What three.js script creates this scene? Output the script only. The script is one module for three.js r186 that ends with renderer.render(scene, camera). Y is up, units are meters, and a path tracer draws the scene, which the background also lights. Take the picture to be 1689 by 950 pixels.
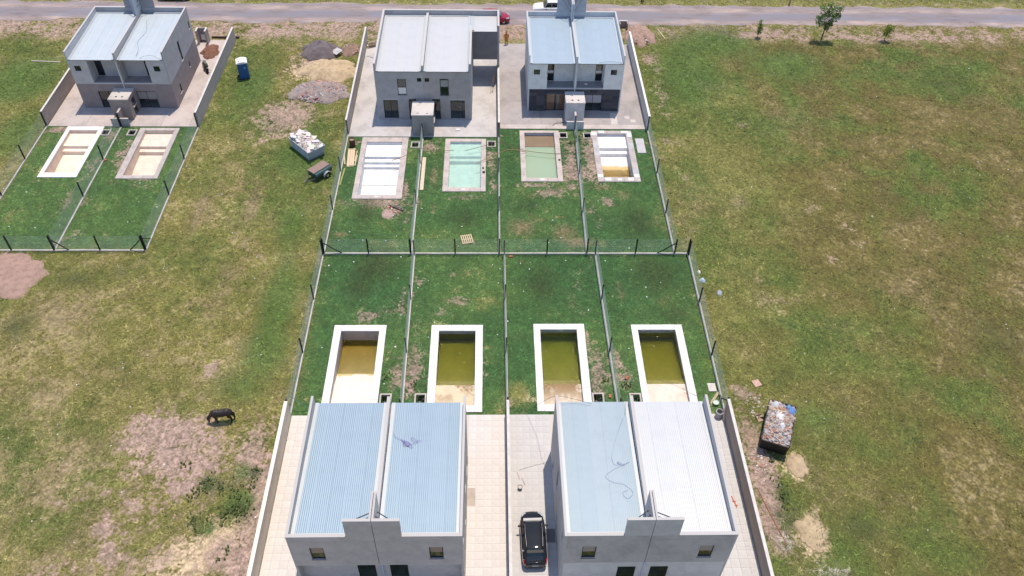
import * as THREE from 'three';
import { mergeGeometries } from 'three/addons/utils/BufferGeometryUtils.js';
import { RoundedBoxGeometry } from 'three/addons/geometries/RoundedBoxGeometry.js';
import { MarchingCubes } from 'three/addons/objects/MarchingCubes.js';

// ---------------------------------------------------------------- camera, sky, sun, exposure
const scene = new THREE.Scene();
const camera = new THREE.PerspectiveCamera(38.194, 16 / 9, 1, 6000);
camera.position.set(0, 52, 0);
camera.up.set(0.000804, 0.699898, -0.714242);
camera.lookAt(2.45999819, 52 - 71.4040073, -69.9672506);
const renderer = new THREE.WebGLRenderer({ antialias: true });
renderer.setSize(1024, 576);
renderer.toneMapping = THREE.LinearToneMapping;
renderer.toneMappingExposure = 1.0;
renderer.shadowMap.enabled = true;

const SUN = new THREE.Vector3(0.09, 1, -0.225).normalize();
{
  const w = 512, h = 256, d = new Float32Array(w * h * 4), dir = new THREE.Vector3();
  for (let j = 0; j < h; j++) for (let i = 0; i < w; i++) {
    const th = ((j + 0.5) / h - 0.5) * Math.PI, ph = ((i + 0.5) / w - 0.5) * 2 * Math.PI;
    dir.set(Math.cos(th) * Math.cos(ph), Math.sin(th), Math.cos(th) * Math.sin(ph));
    const up = Math.max(0, dir.y), hz = Math.pow(1 - up, 3.2), ang = Math.acos(Math.min(1, dir.dot(SUN)));
    const glow = 0.55 * Math.exp(-ang / 0.16) + 0.14 * Math.exp(-ang / 0.55);
    let r = 0.23 + 0.5 * hz + glow, g = 0.365 + 0.46 * hz + glow * 0.98, b = 0.67 + 0.32 * hz + glow * 0.92;
    if (dir.y < 0) { const t = Math.min(1, -dir.y * 6); r += (0.16 - r) * t; g += (0.16 - g) * t; b += (0.1 - b) * t; }
    d.set([r, g, b, 1], (j * w + i) * 4);
  }
  const sky = new THREE.DataTexture(d, w, h, THREE.RGBAFormat, THREE.FloatType);
  sky.mapping = THREE.EquirectangularReflectionMapping; sky.magFilter = THREE.LinearFilter; sky.needsUpdate = true;
  scene.background = sky; scene.environment = sky;
  scene.backgroundIntensity = 1; scene.environmentIntensity = 1;
}
const sun = new THREE.DirectionalLight(0xfff0de, 4.2);
sun.position.copy(SUN).multiplyScalar(160).add(new THREE.Vector3(0, 0, -62));
sun.target.position.set(0, 0, -62);
sun.castShadow = true; sun.shadow.mapSize.set(4096, 4096);
Object.assign(sun.shadow.camera, { left: -85, right: 85, top: 60, bottom: -60, near: 1, far: 400 });
scene.add(sun, sun.target);

// ---------------------------------------------------------------- noise
let seed = 20240611;
const rnd = () => { seed = (seed + 0x6d2b79f5) | 0; let t = Math.imul(seed ^ (seed >>> 15), 1 | seed); t = (t + Math.imul(t ^ (t >>> 7), 61 | t)) ^ t; return ((t ^ (t >>> 14)) >>> 0) / 4294967296; };
const rr = (a, b) => a + (b - a) * rnd();
const NT = new Float32Array(512 * 512); for (let i = 0; i < NT.length; i++) NT[i] = rnd();
function vn(x, y) {
  const xi = Math.floor(x), yi = Math.floor(y); let fx = x - xi, fy = y - yi;
  fx = fx * fx * (3 - 2 * fx); fy = fy * fy * (3 - 2 * fy);
  const x0 = xi & 511, x1 = (xi + 1) & 511, y0 = (yi & 511) << 9, y1 = ((yi + 1) & 511) << 9;
  const a = NT[y0 + x0], b = NT[y0 + x1], c = NT[y1 + x0], d = NT[y1 + x1];
  return a + (b - a) * fx + (c - a) * fy + (a - b - c + d) * fx * fy;
}
function fbm(x, y, n) { let s = 0, a = 0.5, t = 0; for (let i = 0; i < n; i++) { s += a * vn(x, y); t += a; a *= 0.55; x = x * 2.03 + 17.3; y = y * 2.03 + 9.1; } return s / t; }
const ss = (a, b, x) => { const t = Math.min(1, Math.max(0, (x - a) / (b - a))); return t * t * (3 - 2 * t); };
// a field of noise that repeats after n cells, for tiling textures
function tileNoise(u, v, n, off) { const x = u * n, y = v * n, xi = Math.floor(x), yi = Math.floor(y); let fx = x - xi, fy = y - yi; fx = fx * fx * (3 - 2 * fx); fy = fy * fy * (3 - 2 * fy); const f = (i, j) => NT[(((j % n) + off) & 511) * 512 + (((i % n) + off * 7) & 511)]; return f(xi, yi) * (1 - fx) * (1 - fy) + f(xi + 1, yi) * fx * (1 - fy) + f(xi, yi + 1) * (1 - fx) * fy + f(xi + 1, yi + 1) * fx * fy; }

const enc = (c) => { c = Math.min(1, Math.max(0, c)); return 255 * (c <= 0.0031308 ? 12.92 * c : 1.055 * Math.pow(c, 1 / 2.4) - 0.055); };
const ENC = new Uint8Array(4097); for (let i = 0; i <= 4096; i++) ENC[i] = Math.round(enc(i / 4096));
function dataTex(w, h, f, srgb = true, wrap = THREE.RepeatWrapping) {
  const d = new Uint8Array(w * h * 4), c = [0, 0, 0];
  for (let j = 0; j < h; j++) for (let i = 0; i < w; i++) {
    f((i + 0.5) / w, (j + 0.5) / h, c);
    const o = (j * w + i) * 4;
    for (let k = 0; k < 3; k++) { const v = Math.min(1, Math.max(0, c[k])); d[o + k] = srgb ? ENC[(v * 4096) | 0] : Math.round(v * 255); }
    d[o + 3] = 255;
  }
  const t = new THREE.DataTexture(d, w, h, THREE.RGBAFormat);
  if (srgb) t.colorSpace = THREE.SRGBColorSpace;
  t.wrapS = t.wrapT = wrap; t.magFilter = THREE.LinearFilter; t.minFilter = THREE.LinearMipmapLinearFilter; t.generateMipmaps = true; t.needsUpdate = true;
  return t;
}

// ---------------------------------------------------------------- objects, parts, labels
const taken = new Map();
function numbered(n) { const k = taken.get(n) || 0; taken.set(n, k + 1); return k ? n + '_' + String(k).padStart(3, '0') : n; }
function tag(o, label, category, group) { o.userData.label = label; if (category) o.userData.category = category; if (group) o.userData.group = group; return o; }
function thing(name, label, category, x = 0, y = 0, z = 0, turn = 0, group) {
  const o = new THREE.Group(); o.name = numbered(name); o.position.set(x, y, z); o.rotation.y = turn; scene.add(o);
  return tag(o, label, category, group);
}
function shadowed(m) { m.castShadow = true; m.receiveShadow = true; return m; }
// box-projected uv in metres
function metreUV(g) {
  if (!g.attributes.normal) g.computeVertexNormals();
  const p = g.attributes.position, n = g.attributes.normal, uv = new Float32Array(p.count * 2);
  for (let i = 0; i < p.count; i++) {
    const ax = Math.abs(n.getX(i)), ay = Math.abs(n.getY(i)), az = Math.abs(n.getZ(i));
    if (ay >= ax && ay >= az) { uv[2 * i] = p.getX(i); uv[2 * i + 1] = p.getZ(i); }
    else if (ax >= az) { uv[2 * i] = p.getZ(i); uv[2 * i + 1] = p.getY(i); }
    else { uv[2 * i] = p.getX(i); uv[2 * i + 1] = p.getY(i); }
  }
  g.setAttribute('uv', new THREE.BufferAttribute(uv, 2)); return g;
}
function join(gs) {
  gs = [].concat(gs);
  const l = gs.map((g) => { const q = g.index ? g.toNonIndexed() : g; for (const k of Object.keys(q.attributes)) if (!['position', 'normal', 'uv'].includes(k)) q.deleteAttribute(k); if (!q.attributes.normal) q.computeVertexNormals(); if (!q.attributes.uv) metreUV(q); return q; });
  return l.length === 1 ? l[0] : mergeGeometries(l);
}
function part(name, gs, mat, parent, keepUV) {
  const g = join(gs); if (!keepUV) metreUV(g);
  const m = shadowed(new THREE.Mesh(g, mat)); m.name = parent ? name : numbered(name); (parent || scene).add(m); return m;
}
function share(name, g, mat, parent, x = 0, y = 0, z = 0, ry = 0) { const m = shadowed(new THREE.Mesh(g, mat)); m.name = name; m.position.set(x, y, z); m.rotation.y = ry; parent.add(m); return m; }
function struct(name, gs, mat, keepUV) { const m = part(name, gs, mat, null, keepUV); m.userData.kind = 'structure'; return m; }
const bx = (x0, x1, y0, y1, z0, z1) => { const g = new THREE.BoxGeometry(Math.abs(x1 - x0), Math.abs(y1 - y0), Math.abs(z1 - z0)); g.translate((x0 + x1) / 2, (y0 + y1) / 2, (z0 + z1) / 2); return g; };
const rbx = (x0, x1, y0, y1, z0, z1, r = 0.03, seg = 2) => { const g = new RoundedBoxGeometry(x1 - x0, y1 - y0, z1 - z0, seg, r); g.translate((x0 + x1) / 2, (y0 + y1) / 2, (z0 + z1) / 2); return g; };
function rod(a, b, r, r2 = r, seg = 8) { const A = new THREE.Vector3(...a), B = new THREE.Vector3(...b), d = B.clone().sub(A), g = new THREE.CylinderGeometry(r2, r, d.length(), seg); g.applyQuaternion(new THREE.Quaternion().setFromUnitVectors(new THREE.Vector3(0, 1, 0), d.normalize())); g.translate((A.x + B.x) / 2, (A.y + B.y) / 2, (A.z + B.z) / 2); return g; }
function bar(a, b, w, h = w) { const A = new THREE.Vector3(...a), B = new THREE.Vector3(...b), d = B.clone().sub(A), g = new THREE.BoxGeometry(w, d.length(), h); g.applyQuaternion(new THREE.Quaternion().setFromUnitVectors(new THREE.Vector3(0, 1, 0), d.normalize())); g.translate((A.x + B.x) / 2, (A.y + B.y) / 2, (A.z + B.z) / 2); return g; }
function tube(pts, r, seg = 0, rad = 6) { const c = new THREE.CatmullRomCurve3(pts.map((p) => new THREE.Vector3(...p))); return new THREE.TubeGeometry(c, seg || pts.length * 6, r, rad); }
// a wall slab in the xy plane with rectangular openings, its outer face at z, thickness t going to -z
function slab(x0, x1, y0, y1, holes, z, t) {
  const s = new THREE.Shape([[x0, y0], [x1, y0], [x1, y1], [x0, y1]].map((p) => new THREE.Vector2(...p)));
  for (const [a, b, c, d] of holes) s.holes.push(new THREE.Path([[a, c], [a, d], [b, d], [b, c]].map((p) => new THREE.Vector2(...p))));
  const g = new THREE.ExtrudeGeometry(s, { depth: t, bevelEnabled: false }); g.translate(0, 0, z - t); return g;
}

// ---------------------------------------------------------------- materials
const C = (r, g, b) => new THREE.Color().setRGB(r, g, b);
const mottled = (lo, hi, n1, n2, n3, off) => dataTex(512, 512, (u, v, c) => {
  const a = tileNoise(u, v, n1, off), b = tileNoise(u, v, n2, off + 3), d = tileNoise(u, v, n3, off + 5), e = tileNoise(u, v, 128, off + 8);
  const s = lo + (hi - lo) * (0.36 * a + 0.27 * b + 0.2 * d + 0.17 * e) * 1.0; c[0] = c[1] = c[2] = s;
});
const TX = { zinc: mottled(0.93, 1.05, 6, 17, 60, 17), plaster: mottled(0.77, 1.1, 5, 13, 40, 3), concrete: mottled(0.62, 1.22, 4, 11, 34, 11), soil: mottled(0.45, 1.35, 9, 30, 90, 23) };
const BUMP = dataTex(512, 512, (u, v, c) => { c[0] = c[1] = c[2] = 0.4 * tileNoise(u, v, 32, 2) + 0.35 * tileNoise(u, v, 70, 5) + 0.25 * tileNoise(u, v, 180, 9); }, false);
function rep(t, metres) { const c = t.clone(); c.repeat.set(1 / metres, 1 / metres); c.needsUpdate = true; return c; }
const std = (color, roughness = 0.85, extra = {}) => new THREE.MeshStandardMaterial({ color: color.isColor ? color : C(...color), roughness, ...extra });
const plaster = (c, m = 3) => std(c, 0.92, { map: rep(TX.plaster, m), bumpMap: rep(BUMP, 1.2), bumpScale: 0.006 });
const concrete = (c, m = 5) => std(c, 0.9, { map: rep(TX.concrete, m), bumpMap: rep(BUMP, 1.5), bumpScale: 0.005 });
const zinc = (c, r = 0.6, m = 0.7) => std(c, r, { metalness: m, map: rep(TX.zinc, 4) });
const M = {
  frame: std([0.02, 0.02, 0.022], 0.45), white: std([0.72, 0.72, 0.7], 0.6), black: std([0.012, 0.012, 0.013], 0.6), rubber: std([0.018, 0.018, 0.018], 0.85),
  glass: new THREE.MeshPhysicalMaterial({ color: C(0.8, 0.85, 0.86), roughness: 0.03, transmission: 1, thickness: 0, ior: 1.5 }),
  post: std([0.014, 0.014, 0.016], 0.8), wire: std([0.4, 0.49, 0.43], 0.6, { metalness: 0.1 }), kerb: concrete([0.6, 0.56, 0.5]),
  cap: std([0.62, 0.6, 0.57], 0.85, { map: rep(TX.plaster, 2) }),
  steel: std([0.16, 0.16, 0.17], 0.45, { metalness: 0.6 }), wood: std([0.52, 0.38, 0.22], 0.85, { map: rep(TX.soil, 1.7) }), palewood: std([0.62, 0.5, 0.33], 0.85, { map: rep(TX.plaster, 0.9) }),
  brick: std([0.42, 0.15, 0.08], 0.9, { map: rep(TX.soil, 1) }), pit: std([0.03, 0.03, 0.035], 0.9), interior: std([0.22, 0.2, 0.19], 0.95), skin: std([0.36, 0.2, 0.13], 0.7),
};

// ---------------------------------------------------------------- ground: what grows or lies where (kind, x, z, half width, half depth, amount)
const PATCH_F = [
  ['s',-22.5,-76.8,3.3,3.9,1.10], ['s',-21.7,-87.4,3.2,4.0,0.80], ['n',-19.8,-86.3,3.9,2.9,0.90], ['s',-56.0,-95.2,5.5,1.3,0.75],
  ['s',-43.6,-95.7,6.7,1.2,0.50], ['s',-28.7,-96.2,5.2,1.5,0.80], ['s',-19.0,-96.8,3.4,1.1,0.60], ['t',-27.7,-61.1,1.6,6.7,0.55],
  ['t',-23.0,-62.0,1.3,5.4,0.70], ['s',-24.2,-62.9,0.8,1.8,0.40], ['s',-22.2,-55.2,1.6,1.4,0.50], ['t',-23.3,-52.1,1.6,5.3,0.50],
  ['t',-23.7,-47.8,2.5,3.8,0.45], ['s',-22.2,-41.8,0.8,0.9,0.90], ['s',-23.9,-43.2,1.9,1.6,0.30], ['t',-35.1,-47.8,5.5,3.5,0.50],
  ['t',-35.2,-40.2,3.2,3.5,0.45], ['t',-30.0,-41.3,4.2,3.6,0.40], ['t',-32.0,-31.6,3.8,2.9,0.50], ['t',-29.2,-34.6,4.4,3.1,0.50],
  ['d',-39.1,-46.4,2.0,2.7,0.50], ['d',-36.1,-52.1,3.7,1.7,0.50], ['d',-32.6,-52.9,1.6,1.5,0.40], ['g',-18.2,-49.2,1.8,5.7,1.08],
  ['g',-18.2,-43.8,2.4,3.8,0.94], ['g',-19.4,-40.1,3.3,2.4,0.68], ['g',-18.7,-58.5,2.2,5.1,0.68], ['g',-53.3,-84.4,4.8,5.8,1.22],
  ['g',-49.8,-73.8,3.1,5.5,0.94], ['g',-27.0,-83.4,2.7,5.1,1.08], ['g',-19.3,-69.7,3.7,4.1,1.08], ['s',-24.3,-35.9,3.9,2.4,1.04],
  ['s',-22.3,-33.5,4.6,2.8,0.98], ['s',-26.0,-37.3,2.5,1.3,0.65], ['s',-20.6,-31.5,4.2,2.6,0.78], ['s',-23.2,-28.7,3.6,3.2,0.65],
  ['s',-24.0,-26.1,3.0,2.5,0.65], ['n',-18.6,-26.7,1.9,2.5,1.43], ['n',-20.4,-25.9,2.0,1.8,0.91], ['s',-17.5,-34.3,1.6,3.7,1.17],
  ['s',-16.1,-29.1,1.1,5.0,1.30], ['s',-17.1,-26.0,1.8,2.0,1.30], ['g',-19.4,-28.2,0.8,0.7,1.22], ['g',-17.6,-30.1,1.2,1.2,1.22],
  ['g',-17.8,-32.5,0.7,1.0,0.94], ['g',-19.9,-31.5,0.8,1.0,0.81], ['t',-27.8,-27.9,2.4,2.7,0.40], ['d',-28.4,-27.4,1.6,1.3,0.40],
  ['s',24.9,-83.9,2.4,1.8,0.80], ['s',27.5,-76.0,1.6,1.4,0.70], ['s',24.4,-62.6,1.2,1.5,0.75], ['s',23.7,-51.9,0.9,1.1,0.70],
  ['s',19.6,-66.7,1.4,1.8,0.55], ['s',23.6,-49.1,2.1,1.6,0.50], ['s',31.1,-61.7,1.1,1.3,0.60], ['s',18.7,-73.1,0.9,1.1,0.50],
  ['t',20.2,-63.0,3.6,8.4,0.40], ['t',32.6,-76.6,7.4,7.0,0.35], ['s',30.1,-54.2,1.8,1.0,0.40], ['s',34.4,-58.6,1.0,1.9,0.40],
  ['s',19.7,-87.2,1.0,6.1,0.70], ['s',19.4,-81.3,1.1,3.7,0.70], ['s',19.0,-89.6,0.9,1.7,0.90], ['s',19.6,-39.3,1.4,1.0,1.04],
  ['s',19.5,-34.3,1.2,3.8,1.10], ['s',19.5,-31.2,1.2,3.6,1.10], ['s',19.3,-27.9,1.0,3.2,1.04], ['l',19.9,-26.8,0.7,0.6,0.78],
  ['l',22.7,-24.6,1.2,0.6,0.86], ['l',23.4,-24.9,0.6,0.3,0.62], ['l',21.4,-30.5,0.6,0.6,0.31], ['n',22.1,-32.7,1.0,1.1,1.17],
  ['n',22.0,-27.4,1.2,1.6,1.30], ['g',25.0,-37.0,2.8,2.2,0.54], ['d',25.4,-27.9,2.1,1.8,0.50], ['d',20.5,-28.4,1.3,1.4,0.60],
  ['d',42.0,-44.9,3.6,5.4,0.40], ['t',36.9,-50.5,6.0,4.5,0.40], ['s',38.1,-40.4,3.4,1.1,0.35], ['s',41.3,-53.6,3.4,1.6,0.30],
  ['d',40.4,-64.0,5.5,4.8,0.30], ['d',53.1,-84.2,7.2,6.6,0.40], ['g',23.6,-86.5,4.3,8.1,1.08], ['g',27.8,-93.6,6.1,4.5,0.94],
  ['g',35.5,-88.0,6.6,5.5,0.81], ['t',29.1,-46.3,3.6,2.7,0.35], ['s',27.3,-29.7,3.2,0.8,0.33], ['s',45.0,-95.0,9.3,0.9,0.85],
  ['s',33.6,-95.5,4.6,0.9,0.80], ['s',57.4,-95.2,9.4,0.9,0.80], ['y',58.4,-82.9,4.3,5.2,0.40], ['y',29.2,-63.0,5.4,5.6,0.40],
  ['y',22.8,-55.2,3.4,4.9,0.40], ['y',-30.2,-45.1,5.9,3.9,0.30],
  ['d',-17.6,-29.5,1.6,1.0,0.8], ['d',-20.1,-28.7,0.8,0.8,0.7], ['d',-20.1,-31.6,0.8,1.0,0.7], ['d',-18.7,-31.2,1.0,0.8,0.6],
  ['d',20.7,-30.5,0.8,1.5,0.7], ['d',-16.9,-32.2,0.6,0.9,0.6],
  ['s',-26.5,-30.5,4.5,3.2,0.62], ['s',-25.0,-27.0,4.0,3.2,0.62], ['s',-28.5,-25.0,3.5,2.6,0.55], ['s',-22.6,-29.2,2.8,2.8,0.62], ['s',-21.5,-36.0,2.2,1.6,0.6], ['s',-24.0,-38.5,2.5,1.5,0.5],
  ['y',24.0,-68.0,6.0,12.0,0.6], ['y',22.0,-50.0,4.0,8.0,0.5], ['y',27.0,-80.0,6.0,6.0,0.5], ['y',30.0,-44.0,7.0,8.0,0.35], ['t',52.0,-50.0,8.0,5.0,0.4],
];
const PATCH_A = [
  ['s',-37.6,-70.1,0.9,3.5,.8], ['s',-40.1,-69.1,1.0,3.0,.5], ['s',-39.9,-73.3,0.9,2.0,.9], ['s',-38.9,-73.3,0.6,1.7,.8],
  ['s',-34.8,-66.2,1.9,0.8,.8], ['s',-40.8,-63.3,0.9,3.7,.5], ['s',-39.1,-62.7,0.8,0.9,.8], ['s',-38.1,-58.1,0.8,1.0,.5],
  ['s',-45.9,-74.4,1.4,0.6,1.], ['t',-37.4,-65.7,0.9,1.0,.5], ['s',-36.4,-67.1,1.2,1.4,.7], ['s',-34.9,-64.9,1.2,0.6,.6],
  ['s',-39.3,-56.8,0.8,0.8,.5],
];
const PATCH_B = [
  ['s',-10.9,-62.5,3.5,0.7,.9], ['s',-9.3,-61.1,0.9,1.1,.7], ['s',-8.0,-60.2,0.7,1.6,.8], ['s',-8.5,-64.1,0.4,2.4,.8],
  ['s',-7.4,-62.5,0.4,2.7,.7], ['t',-14.0,-57.9,0.8,0.5,.9], ['s',-14.0,-72.4,0.6,0.6,.8], ['s',-6.4,-71.9,1.1,1.1,.8],
  ['t',-5.8,-66.8,0.5,3.3,.6], ['s',-6.7,-65.8,0.4,1.7,.4], ['s',-2.1,-63.3,2.4,0.6,.7], ['s',0.1,-66.8,0.6,4.1,.85],
  ['s',-0.3,-69.6,0.6,1.4,.8], ['t',-5.6,-61.6,0.4,1.3,.5], ['s',0.9,-73.6,0.5,1.1,.7], ['s',6.1,-73.6,0.5,0.3,.6],
  ['s',4.8,-65.3,2.4,0.5,.7], ['s',6.1,-64.1,1.6,0.8,.75], ['s',5.0,-63.4,0.8,0.6,.5], ['s',8.1,-68.8,0.9,3.7,1.],
  ['s',8.6,-67.3,0.9,2.4,.9], ['s',10.3,-69.4,1.0,4.8,1.], ['s',10.6,-65.8,0.9,1.4,.8], ['s',8.6,-71.4,0.5,1.7,.8],
  ['t',2.8,-59.0,1.7,1.6,.7], ['t',6.8,-58.1,1.7,1.7,.6], ['s',11.5,-62.8,0.7,0.9,.8], ['s',9.6,-61.2,0.6,1.3,.7],
  ['s',10.1,-59.8,0.8,1.2,.8], ['s',11.7,-60.1,0.7,0.9,.6], ['t',10.8,-64.9,1.8,0.6,.6], ['t',13.1,-63.9,1.2,1.1,.5],
  ['t',8.4,-56.8,2.3,0.8,.6], ['s',16.9,-72.0,0.4,1.1,.6], ['d',13.8,-59.4,2.3,3.5,.8], ['d',-2.9,-60.3,2.3,2.3,.7],
  ['d',3.5,-62.1,1.8,1.8,.6], ['d',-12.2,-61.1,1.4,3.6,.6],
];
const PATCH_C = [
  ['s',-10.0,-47.7,1.3,0.8,.9], ['s',-7.6,-49.5,0.5,1.9,.85], ['s',-6.4,-51.7,0.6,0.8,.8], ['s',-8.8,-48.3,1.5,0.6,.8],
  ['s',-6.8,-49.9,0.5,1.5,.6], ['s',-6.1,-46.4,0.4,2.0,.4], ['s',-7.5,-41.2,0.7,2.4,.8], ['s',-6.2,-41.8,0.8,2.8,.95],
  ['s',-6.4,-40.0,0.9,1.8,.9], ['s',-5.3,-40.6,0.6,1.8,.6], ['s',-3.4,-52.5,0.5,0.8,.6], ['s',-2.8,-49.5,1.0,0.7,.6],
  ['s',-4.3,-48.1,0.5,0.6,.7], ['s',-4.0,-51.3,0.5,1.5,.4], ['s',-0.5,-41.5,0.7,1.0,.6], ['s',0.3,-41.2,0.4,0.6,.5],
  ['s',0.5,-45.0,0.3,2.0,.3], ['n',2.6,-39.1,0.7,0.7,.9], ['y',2.1,-39.4,1.1,1.5,.8], ['t',2.3,-37.1,0.9,1.1,.5],
  ['s',1.3,-38.5,0.4,0.6,.7], ['s',7.6,-51.7,0.8,1.4,.7], ['s',9.1,-54.8,0.4,0.6,.7], ['s',7.8,-48.1,0.8,0.6,.6],
  ['t',7.0,-49.1,0.6,2.2,.4], ['s',8.4,-53.6,1.1,0.6,.4], ['s',8.7,-41.8,0.9,1.9,1.], ['s',8.3,-40.0,0.8,1.4,.9],
  ['s',10.7,-51.3,1.2,0.5,.5], ['s',11.1,-48.0,0.6,0.6,.7], ['t',11.2,-50.6,0.4,2.2,.5], ['s',10.2,-42.4,0.5,1.9,.8],
  ['s',10.8,-40.8,0.7,1.6,.8], ['s',8.0,-43.7,0.2,2.6,.6], ['s',11.7,-46.3,1.0,0.3,.7], ['s',17.6,-38.7,0.5,0.6,.5],
  ['d',-10.3,-53.6,3.2,3.1,.8], ['d',-11.7,-51.3,2.1,3.0,.7], ['d',4.2,-51.3,2.1,3.7,.8], ['d',14.6,-52.8,3.3,3.1,.8],
  ['d',15.5,-47.7,2.1,2.1,.6], ['d',-2.8,-54.4,2.2,2.4,.4], ['y',-12.2,-42.5,0.8,1.9,.3], ['y',-0.6,-49.1,1.2,2.2,.3],
  ['g',17.1,-42.4,1.0,3.1,0.68],
];const KIND = { s: [0.335, 0.238, 0.196], t: [0.235, 0.18, 0.098], n: [0.5, 0.385, 0.25], l: [0.45, 0.4, 0.36], d: [0.036, 0.062, 0.018], g: [0.082, 0.138, 0.03], y: [0.2, 0.195, 0.058] };
function binned(list) {
  const bins = new Map();
  for (const p of list) { const k = 1.7, [, x, z, a, b] = p; for (let i = Math.floor((x - a * k) / 4); i <= Math.floor((x + a * k) / 4); i++) for (let j = Math.floor((z - b * k) / 4); j <= Math.floor((z + b * k) / 4); j++) { const key = i * 1000 + j; if (!bins.has(key)) bins.set(key, []); bins.get(key).push(p); } }
  return (x, z) => bins.get(Math.floor(x / 4) * 1000 + Math.floor(z / 4));
}
const near = { F: binned(PATCH_F), A: binned(PATCH_A), B: binned([...PATCH_B, ...PATCH_C]) };
const mixTo = (c, k, t) => { c[0] += (k[0] - c[0]) * t; c[1] += (k[1] - c[1]) * t; c[2] += (k[2] - c[2]) * t; };
const GREEN = [0.094, 0.134, 0.028], OLIVE = [0.186, 0.172, 0.046], TAN = [0.34, 0.268, 0.15], DEEP = [0.06, 0.085, 0.024], LUSH = [0.037, 0.098, 0.028], LUSH2 = [0.078, 0.142, 0.036], WARM = [0.125, 0.1, 0.03];
function grow(area, x, z, c) {
  const big = fbm(x / 11 + 5, z / 11 + 3, 3), mid = fbm(x / 2.6 + 40, z / 2.6 + 11, 4), sm = fbm(x * 1.9 + 7, z * 1.9 + 70, 3), fine = vn(x * 7.5, z * 7.5), grain = NT[((z * 23) & 511) * 512 + ((x * 23) & 511)];
  if (area === 'F') {
    const side = ss(14, 40, x), dry = ss(0.3, 0.72, 0.5 * big + 0.32 * mid + 0.18 * sm + (x < -16 ? 0.05 + 0.1 * ss(-50, -30, z) : 0.0));
    c[0] = GREEN[0]; c[1] = GREEN[1]; c[2] = GREEN[2];
    mixTo(c, OLIVE, dry);
    mixTo(c, WARM, side * ss(0.36, 0.58, mid * 0.6 + big * 0.4) * 0.9);
    mixTo(c, TAN, ss(0.5, 0.74, 0.42 * mid + 0.4 * sm + 0.18 * fine + (x < 0 ? 0.03 + 0.1 * ss(-52, -32, z) : -0.03)) * (0.66 - 0.26 * side));
    mixTo(c, DEEP, ss(0.55, 0.8, 1.02 - (0.45 * mid + 0.35 * sm + 0.2 * fine) - 0.03) * 0.8);
    if (z < -92.5) { // the worn verge along the road
      const v = ss(-92.5, -95.5, z);
      mixTo(c, OLIVE, v * 0.6);
      const bare = ss(0.42, 0.58, 0.45 * mid + 0.4 * sm + 0.15 * fine + (x < 20 ? 0.08 : 0.02) - Math.abs(z + 96) * 0.02);
      if (z > -98.5) mixTo(c, KIND.s, bare * v * (x < 20 ? 0.9 : 0.75));
      if (z < -102.7) { mixTo(c, KIND.y, 0.75); mixTo(c, GREEN, ss(-104.2, -105.5, z) * 0.6); mixTo(c, KIND.s, ss(0.56, 0.7, sm) * 0.4); }
    }
  } else {
    c[0] = LUSH[0]; c[1] = LUSH[1]; c[2] = LUSH[2];
    mixTo(c, LUSH2, ss(0.32, 0.72, 0.4 * big + 0.35 * mid + 0.25 * sm));
    mixTo(c, KIND.y, ss(0.6, 0.8, 0.5 * mid + 0.5 * sm) * 0.45);
    mixTo(c, DEEP, ss(0.58, 0.8, 1 - (0.4 * mid + 0.4 * sm + 0.2 * fine)) * 0.45);
    mixTo(c, TAN, ss(0.63, 0.78, 0.3 * mid + 0.5 * sm + 0.2 * fine) * 0.6);
  }
  const list = near[area](x, z);
  if (list) for (const [k, px, pz, a, b, w] of list) {
    const d = Math.hypot((x - px) / a, (z - pz) / b); if (d > 1.7) continue;
    const hard = k === 's' || k === 'n' || k === 'l';
    const rag = 0.35 * mid + 0.4 * sm + 0.25 * fine;
    const cov = hard ? ss(0.38, 0.6, w * (1.2 - d * 0.72) * 0.68 + (rag - 0.5) * 1.55 + 0.03) : ss(0.15, 0.85, w * (1.25 - d) + (rag - 0.5) * 1.1) * 0.85;
    mixTo(c, KIND[k], Math.min(1, cov) * (hard ? 0.8 : 1));
  }
  const f = (0.64 + 0.72 * fine) * (0.68 + 0.64 * grain) * (0.78 + 0.44 * vn(x * 3.3 + 50, z * 3.3));
  c[0] *= f; c[1] *= f; c[2] *= f;
}
function growTex(area, x0, x1, z0, z1, w, h, wrap) { return dataTex(w, h, (u, v, c) => grow(area, x0 + (x1 - x0) * u, z0 + (z1 - z0) * v, c), true, wrap); }
function growMat(area, x0, x1, z0, z1, w, h) { return std([1, 1, 1], 0.97, { map: growTex(area, x0, x1, z0, z1, w, h, THREE.MirroredRepeatWrapping), bumpMap: turfBump, bumpScale: 0.03 }); }
const turfBump = rep(BUMP, 6);
// uv 0..1 over a rectangle of the map, from world x and z
function rectUV(g, x0, x1, z0, z1) { const p = g.attributes.position, uv = new Float32Array(p.count * 2); for (let i = 0; i < p.count; i++) { uv[2 * i] = (p.getX(i) - x0) / (x1 - x0); uv[2 * i + 1] = (p.getZ(i) - z0) / (z1 - z0); } g.setAttribute('uv', new THREE.BufferAttribute(uv, 2)); return g; }
function sheet(x0, x1, z0, z1, y, holes) { // a flat sheet with holes, facing up
  const s = new THREE.Shape([[x0, -z0], [x0, -z1], [x1, -z1], [x1, -z0]].map((p) => new THREE.Vector2(...p)));
  for (const [a, b, c, d] of holes) if (a > x0 && b < x1 && c > z0 && d < z1) s.holes.push(new THREE.Path([[a, -c], [b, -c], [b, -d], [a, -d]].map((p) => new THREE.Vector2(...p))));
  const g = new THREE.ShapeGeometry(s); g.rotateX(-Math.PI / 2); g.translate(0, y, 0); return g;
}
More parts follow.
